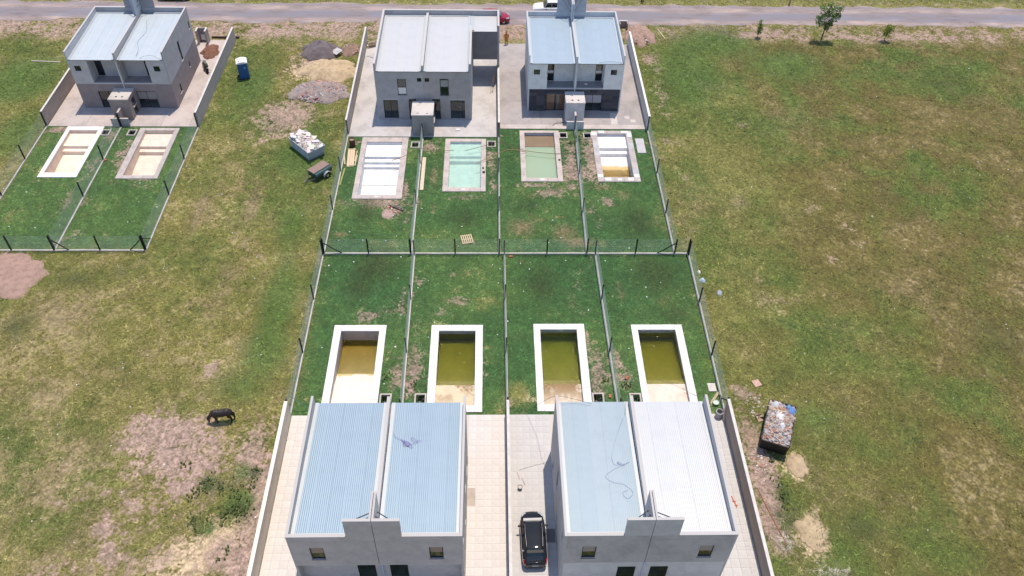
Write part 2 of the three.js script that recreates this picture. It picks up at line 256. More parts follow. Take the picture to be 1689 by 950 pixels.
// pools: outer x0,x1,z0,z1 ; inner x0,x1,z0,z1
const POOL = {
  A1: [[-45.0, -41.15, -75.0, -66.3], [-44.6, -41.6, -74.35, -67.0]], A2: [[-37.3, -33.15, -74.75, -66.1], [-36.7, -33.6, -74.3, -66.6]],
  B1: [[-13.6, -8.75, -73.2, -63.05], [-13.1, -9.35, -72.4, -63.6]], B2: [[-4.85, -0.57, -73.0, -64.2], [-4.33, -1.05, -72.5, -64.8]],
  C1: [[3.0, 7.2, -74.55, -65.8], [3.5, 6.7, -74.15, -66.35]], C2: [[10.7, 15.0, -74.55, -65.8], [11.3, 14.4, -74.05, -66.5]],
  D1: [[-13.05, -8.75, -46.55, -37.75], [-12.47, -9.28, -45.93, -38.3]], D2: [[-5.0, -0.72, -46.55, -37.65], [-4.38, -1.31, -45.92, -38.25]],
  E1: [[3.5, 7.75, -46.65, -37.7], [4.03, 7.12, -46.05, -38.3]], E2: [[11.7, 15.98, -46.55, -37.7], [12.2, 15.38, -46.0, -38.3]],
};
const PITS = { A1: [-40.7, -73.9], A2: [-37.95, -73.9], B1: [-7.98, -71.9], B2: [0.0, -72.1], C1: [7.66, -73.7], C2: [10.25, -73.65], D1: [-8.18, -38.9], D2: [-5.5, -38.9], E1: [8.27, -38.9], E2: [11.17, -38.85] };
const HOLES = [...Object.values(POOL).map(([o]) => [o[0] + 0.15, o[1] - 0.15, o[2] + 0.15, o[3] - 0.15]), ...Object.values(PITS).map(([x, z]) => [x - 0.36, x + 0.36, z - 0.42, z + 0.42])];
{
  const gl = rectUV(sheet(-1500, 1.2, -1600, 400, 0, HOLES), -70, 1.2, -109, -17), gr = rectUV(sheet(1.2, 1500, -1600, 400, 0, HOLES), 1.2, 74, -109, -17);
  // the two halves share one map each; bump uses the same uv, so it is repeated to about six metres
  turfBump.repeat.set(12, 15);
  const g = mergeGeometries([gl.toNonIndexed(), gr.toNonIndexed()], true);
  const m = shadowed(new THREE.Mesh(g, [growMat('F', -70, 1.2, -109, -17, 1800, 2048), growMat('F', 1.2, 74, -109, -17, 1800, 2048)]));
  m.name = 'ground'; m.userData.kind = 'structure'; scene.add(m);
}
{
  const lawnA = growMat('A', -47.3, -31.2, -75.2, -55.6, 700, 840), lawnB = growMat('B', -15.3, 18.1, -75.2, -37.3, 1536, 1742);
  struct('lawn', rectUV(sheet(-47.22, -31.3, -75.1, -55.7, 0.006, HOLES), -47.3, -31.2, -75.2, -55.6), lawnA, true);
  struct('lawn', rectUV(sheet(-15.2, 16.85, -74.95, -55.3, 0.006, HOLES), -15.3, 18.1, -75.2, -37.3), lawnB, true);
  struct('lawn', rectUV(sheet(-15.2, 17.95, -55.3, -37.35, 0.006, HOLES), -15.3, 18.1, -75.2, -37.3), lawnB, true);
}
{ // gravel road with paler wheel tracks and bluish crushed stone along its edges
  const t = dataTex(1024, 256, (u, v, c) => {
    const z = v * 5, x = u * 60, n = 0.5 * tileNoise(u, v * 0.2, 24, 4) + 0.3 * tileNoise(u, v * 0.25, 80, 9) + 0.2 * tileNoise(u, v * 0.25, 260, 14), st = tileNoise(u, v, 14, 30);
    const track = Math.exp(-((z - 1.9 + st) ** 2) / 0.5) + Math.exp(-((z - 3.6 + st) ** 2) / 0.45);
    c[0] = 0.25; c[1] = 0.22; c[2] = 0.232; mixTo(c, [0.37, 0.29, 0.262], Math.min(1, track * (0.35 + n))); mixTo(c, [0.185, 0.185, 0.225], ss(0.35, 0.7, n) * (1 - Math.min(1, track)) * 0.8);
    const f = 0.66 + 0.68 * n; c[0] *= f; c[1] *= f; c[2] *= f; void x;
  });
  t.repeat.set(1 / 60, 1 / 5);
  const g = new THREE.PlaneGeometry(400, 5, 500, 6); g.rotateX(-Math.PI / 2); g.translate(0, 0.012, -100.6);
  const p = g.attributes.position; for (let i = 0; i < p.count; i++) { const x = p.getX(i), z = p.getZ(i), e = Math.abs(z + 100.6) / 2.5; if (e > 0.9) p.setZ(i, z + (fbm(x * 0.5, z > -100 ? 3 : 40, 3) - 0.5) * 1.5 - 0.05); }
  struct('road', g, std([1, 1, 1], 0.95, { map: t, bumpMap: rep(BUMP, 3), bumpScale: 0.03 }));
}

// ---------------------------------------------------------------- paving
const TILES = { cream: [plaster([0.66, 0.62, 0.58]), plaster([0.645, 0.605, 0.565]), plaster([0.67, 0.635, 0.595])], grey: [plaster([0.565, 0.55, 0.535]), plaster([0.55, 0.537, 0.522]), plaster([0.578, 0.563, 0.548])] };
const grout = std([0.55, 0.51, 0.47], 0.95);
function tiled(x0, x1, z0, z1, tile, mats, bed) {
  const base = struct('patio', bx(x0, x1, 0.008, 0.05, z0, -12), bed || grout);
  const nx = Math.round((x1 - x0) / tile), nz = Math.round((z1 - z0) / tile), sx = (x1 - x0) / nx, sz = (z1 - z0) / nz, g = metreUV(new THREE.BoxGeometry(sx - 0.009, 0.03, sz - 0.009));
  for (let i = 0; i < nx; i++) for (let j = 0; j < nz; j++) share('tile', g, mats[(rnd() * mats.length) | 0], base, x0 + (i + 0.5) * sx, 0.058 + rr(-0.0015, 0.0015), z0 + (j + 0.5) * sz);
  // the strip in front of the tiled part, out of the picture
  return base;
}
tiled(-15.1, -12.2, -37.4, -21.3, 0.55, TILES.cream);
const patioD = tiled(-1.72, 1.1, -37.4, -21.3, 0.55, TILES.cream);
const patioE = tiled(1.3, 4.33, -37.4, -21.3, 0.55, TILES.grey);
tiled(14.63, 17.7, -37.4, -21.3, 0.62, TILES.grey, std([0.52, 0.48, 0.44], 0.95));
part('patch', bx(-1.7, -1.15, 0.072, 0.078, -31.1, -29.7), concrete([0.5, 0.43, 0.37]), patioD);
for (const [x0, z0, x1, z1] of [[1.86, -32.4, 2.02, -31.75], [2.18, -31.9, 2.4, -31.3]]) part('patch', bar([x0, 0.074, z0], [x1, 0.074, z1], 0.16, 0.006), concrete([0.46, 0.4, 0.37]), patioE);
part('patch', bx(3.62, 4.3, 0.072, 0.077, -27.9, -26.9), std([0.2, 0.19, 0.2], 0.9), patioE);
for (const [a, b, m] of [[-12.2, -1.72, grout], [4.33, 14.63, grout]]) struct('patio', bx(a, b, 0.008, 0.06, -37.4, -33.7), m);
const slabs = (name, xs, zs, mats, y = 0.07) => { let base = null; for (let i = 0; i < xs.length - 1; i++) for (let j = 0; j < zs.length - 1; j++) { const g = bx(xs[i] + (i ? 0.008 : 0), xs[i + 1] - (i < xs.length - 2 ? 0.008 : 0), 0.01, y, zs[j] + (j ? 0.008 : 0), zs[j + 1] - (j < zs.length - 2 ? 0.008 : 0)); const m = mats[(i + j) % mats.length]; if (!base) base = struct(name, g, m); else part('slab', g, m, base); } return base; };
const slabA = [concrete([0.5, 0.44, 0.41]), concrete([0.53, 0.46, 0.425])];
slabs('patio', [-47.15, -43.2, -39.4, -35.3, -31.35], [-93.3, -86, -80.3, -75.08], slabA);
const slabB = [concrete([0.54, 0.515, 0.5]), concrete([0.52, 0.495, 0.48])];
slabs('patio', [-15.1, -7.2, 0.66], [-93.2, -84.0, -73.38], slabB);
const slabC = [concrete([0.4, 0.365, 0.355]), concrete([0.38, 0.35, 0.34])];
const patioC = slabs('patio', [0.95, 5.4, 9.0, 13.4, 16.72], [-92.9, -86.2, -80.2, -75.7], slabC);
part('strip', bx(0.95, 16.72, 0.01, 0.072, -75.69, -74.92), concrete([0.56, 0.5, 0.47]), patioC);
part('strip', bx(13.05, 13.75, 0.0705, 0.0745, -78.0, -75.72), concrete([0.58, 0.53, 0.5]), patioC);
part('strip', bx(14.6, 15.15, 0.0705, 0.074, -77.4, -76.8), concrete([0.55, 0.49, 0.47]), patioC);
part('strip', bx(15.2, 15.75, 0.0705, 0.074, -76.7, -76.2), concrete([0.55, 0.52, 0.46]), patioC);

// ---------------------------------------------------------------- boundary walls
function wall(label, x0, x1, z0, z1, h, mat, capMat = M.cap) {
  const t = thing('boundary_wall', label, 'wall', (x0 + x1) / 2, 0, z1, 0, 'boundary walls of the plots');
  const w = (x1 - x0) / 2, L = z1 - z0;
  part('wall', bx(-w, w, -0.1, h - 0.04, -L, 0), mat, t);
  part('coping', bx(-w - 0.012, w + 0.012, h - 0.04, h, -L - 0.01, 0.01), capMat, t);
  return t;
}
const wallBrown = plaster([0.33, 0.285, 0.265]), wallGrey = plaster([0.4, 0.37, 0.36]), wallCream = plaster([0.6, 0.53, 0.44]), wallPale = plaster([0.55, 0.56, 0.57]), wallTaupe = plaster([0.3, 0.25, 0.225]);
wall('grey brown boundary wall on the left side of the leftmost far house', -47.4, -47.22, -93.3, -75.2, 1.8, wallBrown);
wall('grey boundary wall between the leftmost house and the blue portable toilet', -31.33, -31.15, -93.3, -75.15, 1.8, wallGrey);
wall('grey boundary wall between the sand heap and the middle far house', -15.33, -15.16, -93.6, -73.9, 1.8, wallGrey);
wall('long grey wall separating the two far patios in the middle', 0.7, 0.9, -84.55, -73.55, 1.8, wallGrey);
wall('pale grey boundary wall on the right side of the white far house', 16.75, 16.95, -92.9, -74.75, 1.8, wallPale, M.white);
wall('cream boundary wall on the left side of the near left house', -15.38, -15.14, -37.45, -10, 1.8, wallCream, std([0.74, 0.7, 0.62], 0.85));
wall('narrow grey wall between the two near driveways', 1.12, 1.3, -37.5, -10, 1.8, wallGrey);
wall('taupe boundary wall on the right side of the near right house', 17.72, 17.92, -37.5, -10, 1.8, wallTaupe);

// ---------------------------------------------------------------- chain-link fences
const linkCache = new Map();
function linkGeo(L, H) { // two layers of slanting wire, a hand's breadth above the kerb
  const key = Math.round(L * 4) / 4; if (linkCache.has(key)) return linkCache.get(key);
  const gs = [], sp = 0.085, r = 0.0026;
  const pos = [], idx = [];
  const wire = (ax, ay, bx_, by, z) => { const dx = bx_ - ax, dy = by - ay, l = Math.hypot(dx, dy); if (l < 0.02) return; const nx = -dy / l * r, ny = dx / l * r, o = pos.length / 3; for (const [px, py] of [[ax, ay], [bx_, by]]) { pos.push(px + nx, py + ny, z - r * 0.6, px - nx, py - ny, z - r * 0.6, px, py, z + r * 1.2); } idx.push(o, o + 1, o + 3, o + 1, o + 4, o + 3, o + 1, o + 2, o + 4, o + 2, o + 5, o + 4, o + 2, o, o + 5, o, o + 3, o + 5); };
  const S = sp * Math.SQRT2;
  for (let x = -H; x < L; x += S) { const a = Math.max(0, x), b = Math.min(L, x + H); if (b > a) { wire(a, a - x, b, b - x, 0.003); wire(L - a, a - x, L - b, b - x, -0.003); } }
  for (const y of [0.0, H * 0.5, H]) wire(0, y, L, y, 0);
  const g = new THREE.BufferGeometry(); g.setAttribute('position', new THREE.Float32BufferAttribute(pos, 3)); g.setIndex(idx); g.computeVertexNormals(); g.translate(0, 0.14, 0); void gs;
  linkCache.set(key, g); return g;
}
const postGeo = metreUV(bx(-0.055, 0.055, -0.2, 1.83, -0.055, 0.055));
function fence(label, x0, z0, x1, z1, stops, braces = [], kerbW = 0.16) {
  const L = Math.hypot(x1 - x0, z1 - z0), t = thing('chain_link_fence', label, 'fence', x0, 0, z0, Math.atan2(-(z1 - z0), x1 - x0), 'wire fences between the lawns');
  const n = Math.max(2, Math.round(L / 1.5)), k = new THREE.BoxGeometry(L, 0.2, kerbW, n, 1, 1); k.translate(L / 2, 0.02, 0); { const p = k.attributes.position; for (let i = 0; i < p.count; i++) if (p.getY(i) > 0) p.setY(i, p.getY(i) + (vn(p.getX(i) * 0.9 + x0, z0) - 0.5) * 0.04); }
  part('kerb', k, M.kerb, t);
  for (const s of stops) share('post', postGeo, M.post, t, s, 0, 0);
  for (let i = 0; i < stops.length - 1; i++) { const a = stops[i] + 0.06, w = stops[i + 1] - stops[i] - 0.12, g = linkGeo(w, 1.62); const m = share('wire_mesh', g, M.wire, t, a, 0, 0); m.scale.x = w / (Math.round(w * 4) / 4); }
  for (const [s, e] of braces) part('brace', bar([s, 1.35, 0], [e, 0.06, 0], 0.07), M.post, t);
  return t;
}
// posts given as distances along the run
fence('wire fence along the left edge of the leftmost lawn', -47.25, -75.1, -47.25, -55.75, [0.1, 5.9, 11.7, 19.3]);
fence('wire fence between the two pools of the leftmost lawn', -39.42, -75.0, -39.42, -55.75, [0.1, 5.8, 11.7, 19.2]);
fence('wire fence along the right edge of the leftmost lawn', -31.28, -75.0, -31.28, -55.75, [0.1, 5.7, 11.45, 19.2], [[19.1, 17.7]]);
fence('wire fence across the front of the leftmost lawn', -47.3, -55.7, -31.25, -55.7, [0.05, 4.05, 7.85, 11.95, 15.95], [[15.85, 14.6], [8.0, 9.2]]);
fence('wire fence beside the white dry pool and the rusty barrel', -15.2, -73.8, -15.2, -55.3, [0.1, 6.4, 12.4, 18.45]);
fence('wire fence between the white dry pool and the turquoise pool', -7.26, -73.3, -7.3, -55.3, [0.1, 4.6, 11.0, 17.95]);
fence('wire fence between the turquoise pool and the pale green pool', 0.74, -73.5, 0.72, -55.3, [0.1, 6.2, 12.2, 18.2]);
fence('wire fence between the pale green pool and the half dry pool', 9.0, -74.9, 8.7, -55.3, [0.1, 7.85, 13.8, 19.55]);
fence('wire fence along the right edge of the far right lawn', 16.83, -74.8, 16.75, -55.3, [0.1, 7.6, 13.85, 19.45]);
fence('long wire fence separating the far lawns from the near lawns', -15.2, -55.3, 18.0, -55.3, [0.05, 4.05, 7.85, 11.9, 15.92, 20.25, 23.9, 28.35, 31.95, 33.15], [[0.1, 1.7], [31.9, 30.3]]);
fence('wire fence along the left edge of the near lawns', -15.25, -55.2, -15.25, -37.5, [0.1, 5.65, 11.6, 17.65]);
fence('wire fence between the amber pool and the olive pool beside it', -7.0, -55.2, -6.85, -37.5, [0.1, 5.65, 11.6, 17.65]);
fence('wire fence down the middle of the near lawns', 1.16, -55.2, 1.2, -37.6, [0.1, 5.65, 11.6, 17.5], [[0.15, -0.0]]);
fence('wire fence between the two rightmost olive pools', 9.45, -55.2, 9.7, -37.5, [0.1, 5.65, 11.6, 17.65]);
fence('wire fence along the right edge of the near lawns', 18.0, -55.2, 17.85, -37.55, [0.15, 6.0, 12.0, 17.6], [[17.5, 16.3]]);

// ---------------------------------------------------------------- houses
const frameBars = (w, h, t, mull, rail) => { const gs = [bx(-w / 2, w / 2, 0, t, -0.05, 0), bx(-w / 2, w / 2, h - t, h, -0.05, 0), bx(-w / 2, -w / 2 + t, t, h - t, -0.05, 0), bx(w / 2 - t, w / 2, t, h - t, -0.05, 0)]; for (const m of mull) gs.push(bx(m - t / 2, m + t / 2, t, h - t, -0.045, -0.004)); for (const r of rail) gs.push(bx(-w / 2 + t, w / 2 - t, r - t / 2, r + t / 2, -0.042, -0.007)); return gs; };
// a window or glazed door filling an opening whose wall faces along ry
function glazed(kind, parent, x, y, z, ry, w, h, o = {}) {
  const f = part(kind, frameBars(w - 0.006, h - 0.006, o.t || 0.06, o.mull || [], o.rail || []), M.frame, parent);
  f.position.set(x, y + 0.003, z); f.rotation.y = ry;
  const g = part('pane', bx(-w / 2 + 0.03, w / 2 - 0.03, 0.03, h - 0.03, -0.03, -0.024), M.glass, f); void g;
  if (o.curtain) for (const [a, b, m] of o.curtain) { const n = 40, pts = []; for (let i = 0; i <= n; i++) pts.push(new THREE.Vector2(a + (b - a) * i / n, -0.1 + 0.02 * Math.sin(i * 0.9))); for (let i = n; i >= 0; i--) pts.push(new THREE.Vector2(a + (b - a) * i / n, -0.11 + 0.02 * Math.sin(i * 0.9))); const e = new THREE.ExtrudeGeometry(new THREE.Shape(pts), { depth: h - 0.1, bevelEnabled: false }); e.rotateX(-Math.PI / 2); const q = e.attributes.position; for (let i = 0; i < q.count; i++) q.setZ(i, -Math.abs(q.getZ(i))); e.computeVertexNormals(); part('curtain', e, m, f).position.y = 0.04; }
  if (o.blind) part('blind', bx(-w / 2 + 0.05, w / 2 - 0.05, o.blind[0], o.blind[1], -0.016, -0.006), o.blind[2], f);
  if (o.sill) part('sill', bx(-w / 2 - 0.05, w / 2 + 0.05, -0.06, -0.004, -0.1, 0.08 + (o.deep || 0)), o.sill, f);
  return f;
}
function corrugated(x0, x1, z0, z1, y0, y1) { // sheet running along z from (z0,y0) to (z1,y1)
  const pitch = 0.125, n = Math.round((x1 - x0) / pitch) * 6, pos = [], idx = [], rows = 2;
  for (let j = 0; j < rows; j++) for (let i = 0; i <= n; i++) { const x = x0 + (x1 - x0) * i / n, t = j / (rows - 1); pos.push(x, y0 + (y1 - y0) * t + 0.006 * Math.cos(i / 6 * 2 * Math.PI), z0 + (z1 - z0) * t); }
  for (let i = 0; i < n; i++) { const a = i, b = i + n + 1; idx.push(a, a + 1, b, a + 1, b + 1, b); }
  const g = new THREE.BufferGeometry(); g.setAttribute('position', new THREE.Float32BufferAttribute(pos, 3)); g.setIndex(idx); g.computeVertexNormals(); return g;
}
function roofHalf(parent, x0, x1, zr, zs, yr, ys, mats, flash) {
  const n = 5, w = (x1 - x0) / n;
  for (let i = 0; i < n; i++) part('roof_sheet', corrugated(x0 + i * w - (i ? 0.03 : 0), x0 + (i + 1) * w, zr, zs, yr + (i % 2) * 0.004, ys + (i % 2) * 0.004), mats[(i * 7 + (x0 > 0 ? 3 : 0)) % mats.length], parent);
  const k = (ys - yr) / (zs - zr), at = (z) => yr + k * (z - zr) + 0.03;
  const strip = (a, b) => { const g = new THREE.BoxGeometry(b - a, 0.006, Math.abs(zr - zs) - 0.02, 1, 1, 14); g.translate((a + b) / 2, 0, (zr + zs) / 2); const p = g.attributes.position; for (let i = 0; i < p.count; i++) p.setY(i, at(p.getZ(i)) + p.getY(i) + (p.getX(i) > (a + b) / 2 === (flashRight) ? rr(0.0, 0.012) : 0.005)); g.computeVertexNormals(); return g; };
  let flashRight = false; const s1 = strip(x0, x0 + 0.24); flashRight = true; const s2 = strip(x1 - 0.24, x1);
  const s3 = bx(x0, x1, at(zs) + 0.004, at(zs) + 0.012, zs, zs + 0.3);
  part('flashing', [s1, s2, s3], flash, parent);
}
const sideWin = [[4.55, 5.15, 3.1, 5.4], [9.15, 9.5, 4.5, 5.4], [6.2, 6.5, 1.4, 2.1], [1.65, 2.4, 0.8, 1.75]];
function duplex(o) {
  const t = thing('duplex_house', o.label, 'house', o.x, 0, o.z, o.turn), W = o.W / 2, D = o.D, F = o.F, T = 6.85, R0 = 5.95, R1 = 6.28, P = 0.14;
  // yard front: ground floor with two glazed doors, upper floor with a recessed balcony either side of the party wall
  const dr = [[-3.06, -1.0, 0.06, 2.16], [1.0, 3.06, 0.06, 2.16]];
  const low = part('wall', [slab(-W + P, W - P, 0, F - 0.008, dr, 0, 0.2), bx(-W + P, W - P, F - 0.2, F - 0.05, -1.6, -0.21)], o.low, t);
  if (o.cladding) { // stone tiles on the yard front
    const cols = 12, cw = (2 * W - 2 * P) / cols, rows = 7, ch = (F - 0.03) / rows;
    for (let i = 0; i < cols; i++) for (let j = 0; j < rows; j++) { const a = -W + P + i * cw, b = a + cw, c = j * ch, d = c + ch; if (dr.some(([e, f, , h]) => b > e + 0.02 && a < f - 0.02 && c < h - 0.02)) { const e = dr.find(([e2, f2, , h2]) => b > e2 + 0.02 && a < f2 - 0.02 && c < h2 - 0.02); if (a < e[0] - 0.05 && b <= e[1]) part('wall_tile', bx(a, e[0], c + 0.004, d - 0.004, 0.002, 0.02), o.cladding[(rnd() * o.cladding.length) | 0], low); else if (b > e[1] + 0.05 && a >= e[0]) part('wall_tile', bx(e[1], b, c + 0.004, d - 0.004, 0.002, 0.02), o.cladding[(rnd() * o.cladding.length) | 0], low); continue; } part('wall_tile', bx(a + 0.004, b - 0.004, c + 0.004, d - 0.004, 0.002, 0.018 + rnd() * 0.006), o.cladding[(rnd() * o.cladding.length) | 0], low); }
  }
  const up = [slab(-W + P, -3.07, F + 0.008, 5.84, [[-4.52, -3.87, 4.58, 5.2]], 0.004, 0.2), slab(3.07, W - P, F + 0.008, 5.84, [[3.7, 4.35, 4.58, 5.2]], 0.004, 0.2)];
  up.push(slab(-3.07, 3.07, F + 0.16, 5.84, [[-3.0, -2.25, F + 0.2, 5.35], [2.25, 3.0, F + 0.2, 5.35]], -1.38, 0.18));
  up.push(bx(-3.25, -3.07, F + 0.16, 5.84, -1.56, -0.2), bx(3.07, 3.25, F + 0.16, 5.84, -1.56, -0.2));
  part('wall', up, o.up, t);
  part('balcony_floor', bx(-3.07, 3.07, F + 0.02, F + 0.16, -1.38, -0.04), o.floor, t);
  part('balcony_edge', bx(-3.07, 3.07, F + 0.008, F + 0.17, -0.04, 0.012), o.trim, t);
  part('party_wall', [bx(-0.12, 0.12, F + 0.16, 5.84, -1.38, 0.02), bx(-0.1, 0.1, 5.84, 6.7, -D + 0.3, 0.03)], o.party, t);
  part('coping', bx(-0.112, 0.112, 6.7, 6.73, -D + 0.25, 0.045), o.trim, t);
  part('downpipe', rod([-0.02, 0.3, 0.07], [-0.02, 5.8, 0.07], 0.045), M.white, t);
  part('fascia', [bx(-W + P, -0.13, 5.842, 5.9, -0.2, 0.02), bx(0.13, W - P, 5.842, 5.9, -0.2, 0.02)], o.trim, t);
  for (const s of [-1, 1]) { // side walls with their parapets
    const holes = sideWin.map(([a, b, c, d]) => [a, b, c, d]);
    const mk = (y0, y1, inset) => { const g = slab(0, D, y0, y1, holes.filter((h) => h[2] > y0 && h[3] < y1), 0, P - inset); g.rotateY(Math.PI / 2); g.translate(s > 0 ? W : -W + P - inset, 0, 0); return g; }; // runs from the yard front back to the street
    const a = mk(-0.1, F - 0.008, 0.006), b = mk(F + 0.008, T - 0.05, 0);
    if (s < 0) a.translate(0.006, 0, 0); else a.translate(-0.006, 0, 0);
    part('wall', a, s < 0 ? o.sideL || o.low : o.sideR || o.low, t); part('wall', b, s < 0 ? o.sideUpL || o.up : o.sideUpR || o.up, t);
    part('coping', bx(s * W - s * P - s * 0.012, s * W + s * 0.012, T - 0.05, T, -D - 0.012, 0.012), o.trim, t);
    for (const [d0, d1, y0, y1] of holes) glazed('window', t, s * (W - 0.07), y0, -(d0 + d1) / 2, s * Math.PI / 2, d1 - d0, y1 - y0, { t: 0.05, sill: M.white });
  }
  for (const s of [-1, 1]) {
    glazed('window', t, s * 4.195 - (s > 0 ? 0.17 : 0), 4.58, -0.06, 0, 0.65, 0.62, { t: 0.05, sill: null });
    glazed('door', t, s * 2.625, F + 0.2, -1.42, 0, 0.75, 5.35 - F - 0.2, { rail: [(5.35 - F - 0.2) * 0.52], blind: o.blinds ? [0.95, 1.25, M.white] : null });
    glazed('door', t, s * 2.03, 0.06, -0.1, 0, 2.06, 2.1, { mull: [0], ...(s < 0 ? o.doorL : o.doorR) });
  }
  // street front
  const sw = [[-4.0, -3.15, 4.0, 5.5], [3.15, 4.0, 4.0, 5.5]], gap = 0.018, S = o.S, rec = o.recess;
  const half = (s) => { const a = s < 0 ? -W + P + 0.001 : gap, b = s < 0 ? -gap : W - P - 0.001; const g = [slab(a, b, S + 0.008, 6.285, sw.filter((h) => h[0] * s > 0), 0, 0.2), slab(a, b, 6.3, T - 0.05, [], 0, 0.2), bx(a, b, 6.284, 6.301, -0.19, -0.015)]; for (const q of g) { q.rotateY(Math.PI); q.translate(0, 0, -D); } return g; };
  part('wall', half(-1), o.street, t); part('wall', half(1), o.street, t);
  const lowS = slab(-W + P, W - P, -0.1, S - 0.008, [[-1.6, -0.45, 0.05, 2.85], [0.45, 1.6, 0.05, 2.85]], 0, 0.2); lowS.rotateY(Math.PI); lowS.translate(0, 0, -D + rec);
  part('wall', rec > 0.05 ? [lowS, bx(-W + P, W - P, S - 0.16, S - 0.01, -D + 0.02, -D + rec - 0.003)] : lowS, o.streetLow, t);
  part('joint_backing', bx(-0.1, 0.1, S, 6.9, -D + 0.215, -D + 0.24), M.pit, t);
  for (const s of [-1, 1]) {
    part('coping', bx(s * 1.64, s * (W - P - 0.016), T - 0.05, T, -D - 0.012, -D + 0.212), o.trim, t);
    glazed('window', t, s * 3.575, 4.0, -D + 0.08, Math.PI, 0.85, 1.5, { t: 0.055, rail: [0.75], sill: M.frame, blind: o.streetBlind ? [0.72, 1.4, o.streetBlind] : null });
    glazed('door', t, s * 1.025, 0.05, -D + rec + 0.08, Math.PI, 1.15, 2.8, { t: 0.06 });
    // tall screen in the middle of the street front, braced to a fin on the party wall
    part('screen', bx(s * gap, s * 1.63, T - 0.05, 8.62, -D + 0.001, -D + 0.16), o.screen, t);
    part('coping', bx(s * gap, s * 1.642, 8.62, 8.66, -D - 0.011, -D + 0.172), o.trim, t);
    part('fin', bx(s * 0.025, s * 0.13, 6.74, 8.6, -D + 0.163, -D + 1.95), o.fin, t);
    part('coping', bx(s * 0.02, s * 0.14, 8.6, 8.64, -D + 0.174, -D + 1.96), o.trim, t);
    for (const [a, b, c] of [[1.15, 7.4, 1.3], [0.6, 7.75, 0.8]]) part('brace', rod([s * a, 8.42, -D + 0.16], [s * 0.13, b, -D + c], 0.035), M.steel, t);
  }
  part('pipe', rod([0, 0, -D + rec - 0.07], [0, S - 0.02, -D + rec - 0.07], 0.05), std([0.6, 0.68, 0.78], 0.5), t);
  // inside: a floor and a cross wall, so that the rooms are dark
  part('inner_floor', [bx(-W + P, W - P, F - 0.16, F - 0.02, -D + 0.8, -1.62), bx(-W + P, W - P, 0.0, 0.05, -D + 0.8, -0.2), bx(-0.1, 0.1, 0.05, F - 0.16, -D + 0.8, -0.21)], M.interior, t);
  const roof = part('gutter', [bx(-W + P, -0.14, R0 - 0.05, R0 - 0.025, 0.0, 0.1), bx(0.14, W - P, R0 - 0.05, R0 - 0.025, 0.0, 0.1)], M.steel, t);
  roof.name = 'roof';
  roofHalf(roof, -W + P + 0.01, -0.15, 0.09, -D + 0.215, R0, R1, o.roofL, o.flash); roofHalf(roof, 0.15, W - P - 0.01, 0.09, -D + 0.215, R0, R1, o.roofR || o.roofL, o.flash);
  return t;
}
const roofBlue = [zinc([0.285, 0.375, 0.455]), zinc([0.29, 0.38, 0.46]), zinc([0.282, 0.372, 0.452])], roofPale = [zinc([0.5, 0.565, 0.615]), zinc([0.51, 0.572, 0.62])], roofTeal = [zinc([0.325, 0.4, 0.455]), zinc([0.333, 0.406, 0.46]), zinc([0.34, 0.41, 0.462])], roofWhite = [zinc([0.58, 0.59, 0.6], 0.5, 0.35), zinc([0.57, 0.585, 0.6], 0.5, 0.35)];
const roofSky = [zinc([0.36, 0.45, 0.535]), zinc([0.367, 0.457, 0.54])], roofGlare = [zinc([0.5, 0.52, 0.545], 0.5, 0.4), zinc([0.49, 0.515, 0.54], 0.5, 0.4)];
const flashZinc = zinc([0.5, 0.56, 0.61], 0.45, 0.5), flashWhite = zinc([0.47, 0.505, 0.53], 0.55, 0.3);
const orangeCloth = std([0.6, 0.3, 0.18], 0.95, { side: THREE.DoubleSide }), paleCloth = std([0.6, 0.52, 0.46], 0.95, { side: THREE.DoubleSide });
duplex({ label: 'brown grey duplex house at the far left with a pale metal roof', x: -39.3, z: -78.55, turn: 0, W: 10.1, D: 9.9, F: 3.03, S: 3.2, recess: 0, low: plaster([0.29, 0.25, 0.245]), up: plaster([0.52, 0.515, 0.52]), sideUpR: plaster([0.42, 0.42, 0.44]), floor: concrete([0.33, 0.3, 0.31]), trim: std([0.5, 0.49, 0.5], 0.8), party: plaster([0.45, 0.43, 0.42]), street: plaster([0.42, 0.41, 0.41]), streetLow: plaster([0.4, 0.38, 0.38]), screen: plaster([0.34, 0.34, 0.35]), fin: plaster([0.42, 0.47, 0.52]), roofL: roofPale, flash: flashZinc, doorR: { blind: [1.1, 1.95, std([0.3, 0.28, 0.27], 0.9)] } });
const stone = [[0.062, 0.062, 0.075], [0.075, 0.073, 0.085], [0.09, 0.088, 0.1], [0.055, 0.055, 0.066]].map((c) => plaster(c, 2));
duplex({ label: 'white duplex house with a dark stone clad ground floor and pale blue metal roof', x: 9.05, z: -78.35, turn: 0, W: 10.15, D: 9.75, F: 2.8, S: 3.0, recess: 0, low: plaster([0.1, 0.1, 0.11]), cladding: stone, up: plaster([0.8, 0.815, 0.8]), sideL: plaster([0.6, 0.62, 0.64]), sideR: plaster([0.6, 0.62, 0.64]), floor: concrete([0.3, 0.3, 0.32]), trim: std([0.48, 0.49, 0.5], 0.8), party: plaster([0.6, 0.63, 0.66]), street: plaster([0.6, 0.62, 0.63]), streetLow: plaster([0.2, 0.2, 0.21]), screen: plaster([0.5, 0.53, 0.55]), fin: plaster([0.6, 0.65, 0.7]), roofL: roofSky, flash: flashZinc, blinds: true, doorL: { curtain: [[-0.98, -0.1, orangeCloth], [0.35, 0.98, orangeCloth], [0.06, 0.36, paleCloth]] }, doorR: { blind: [1.0, 1.95, std([0.4, 0.4, 0.42], 0.9)] } });
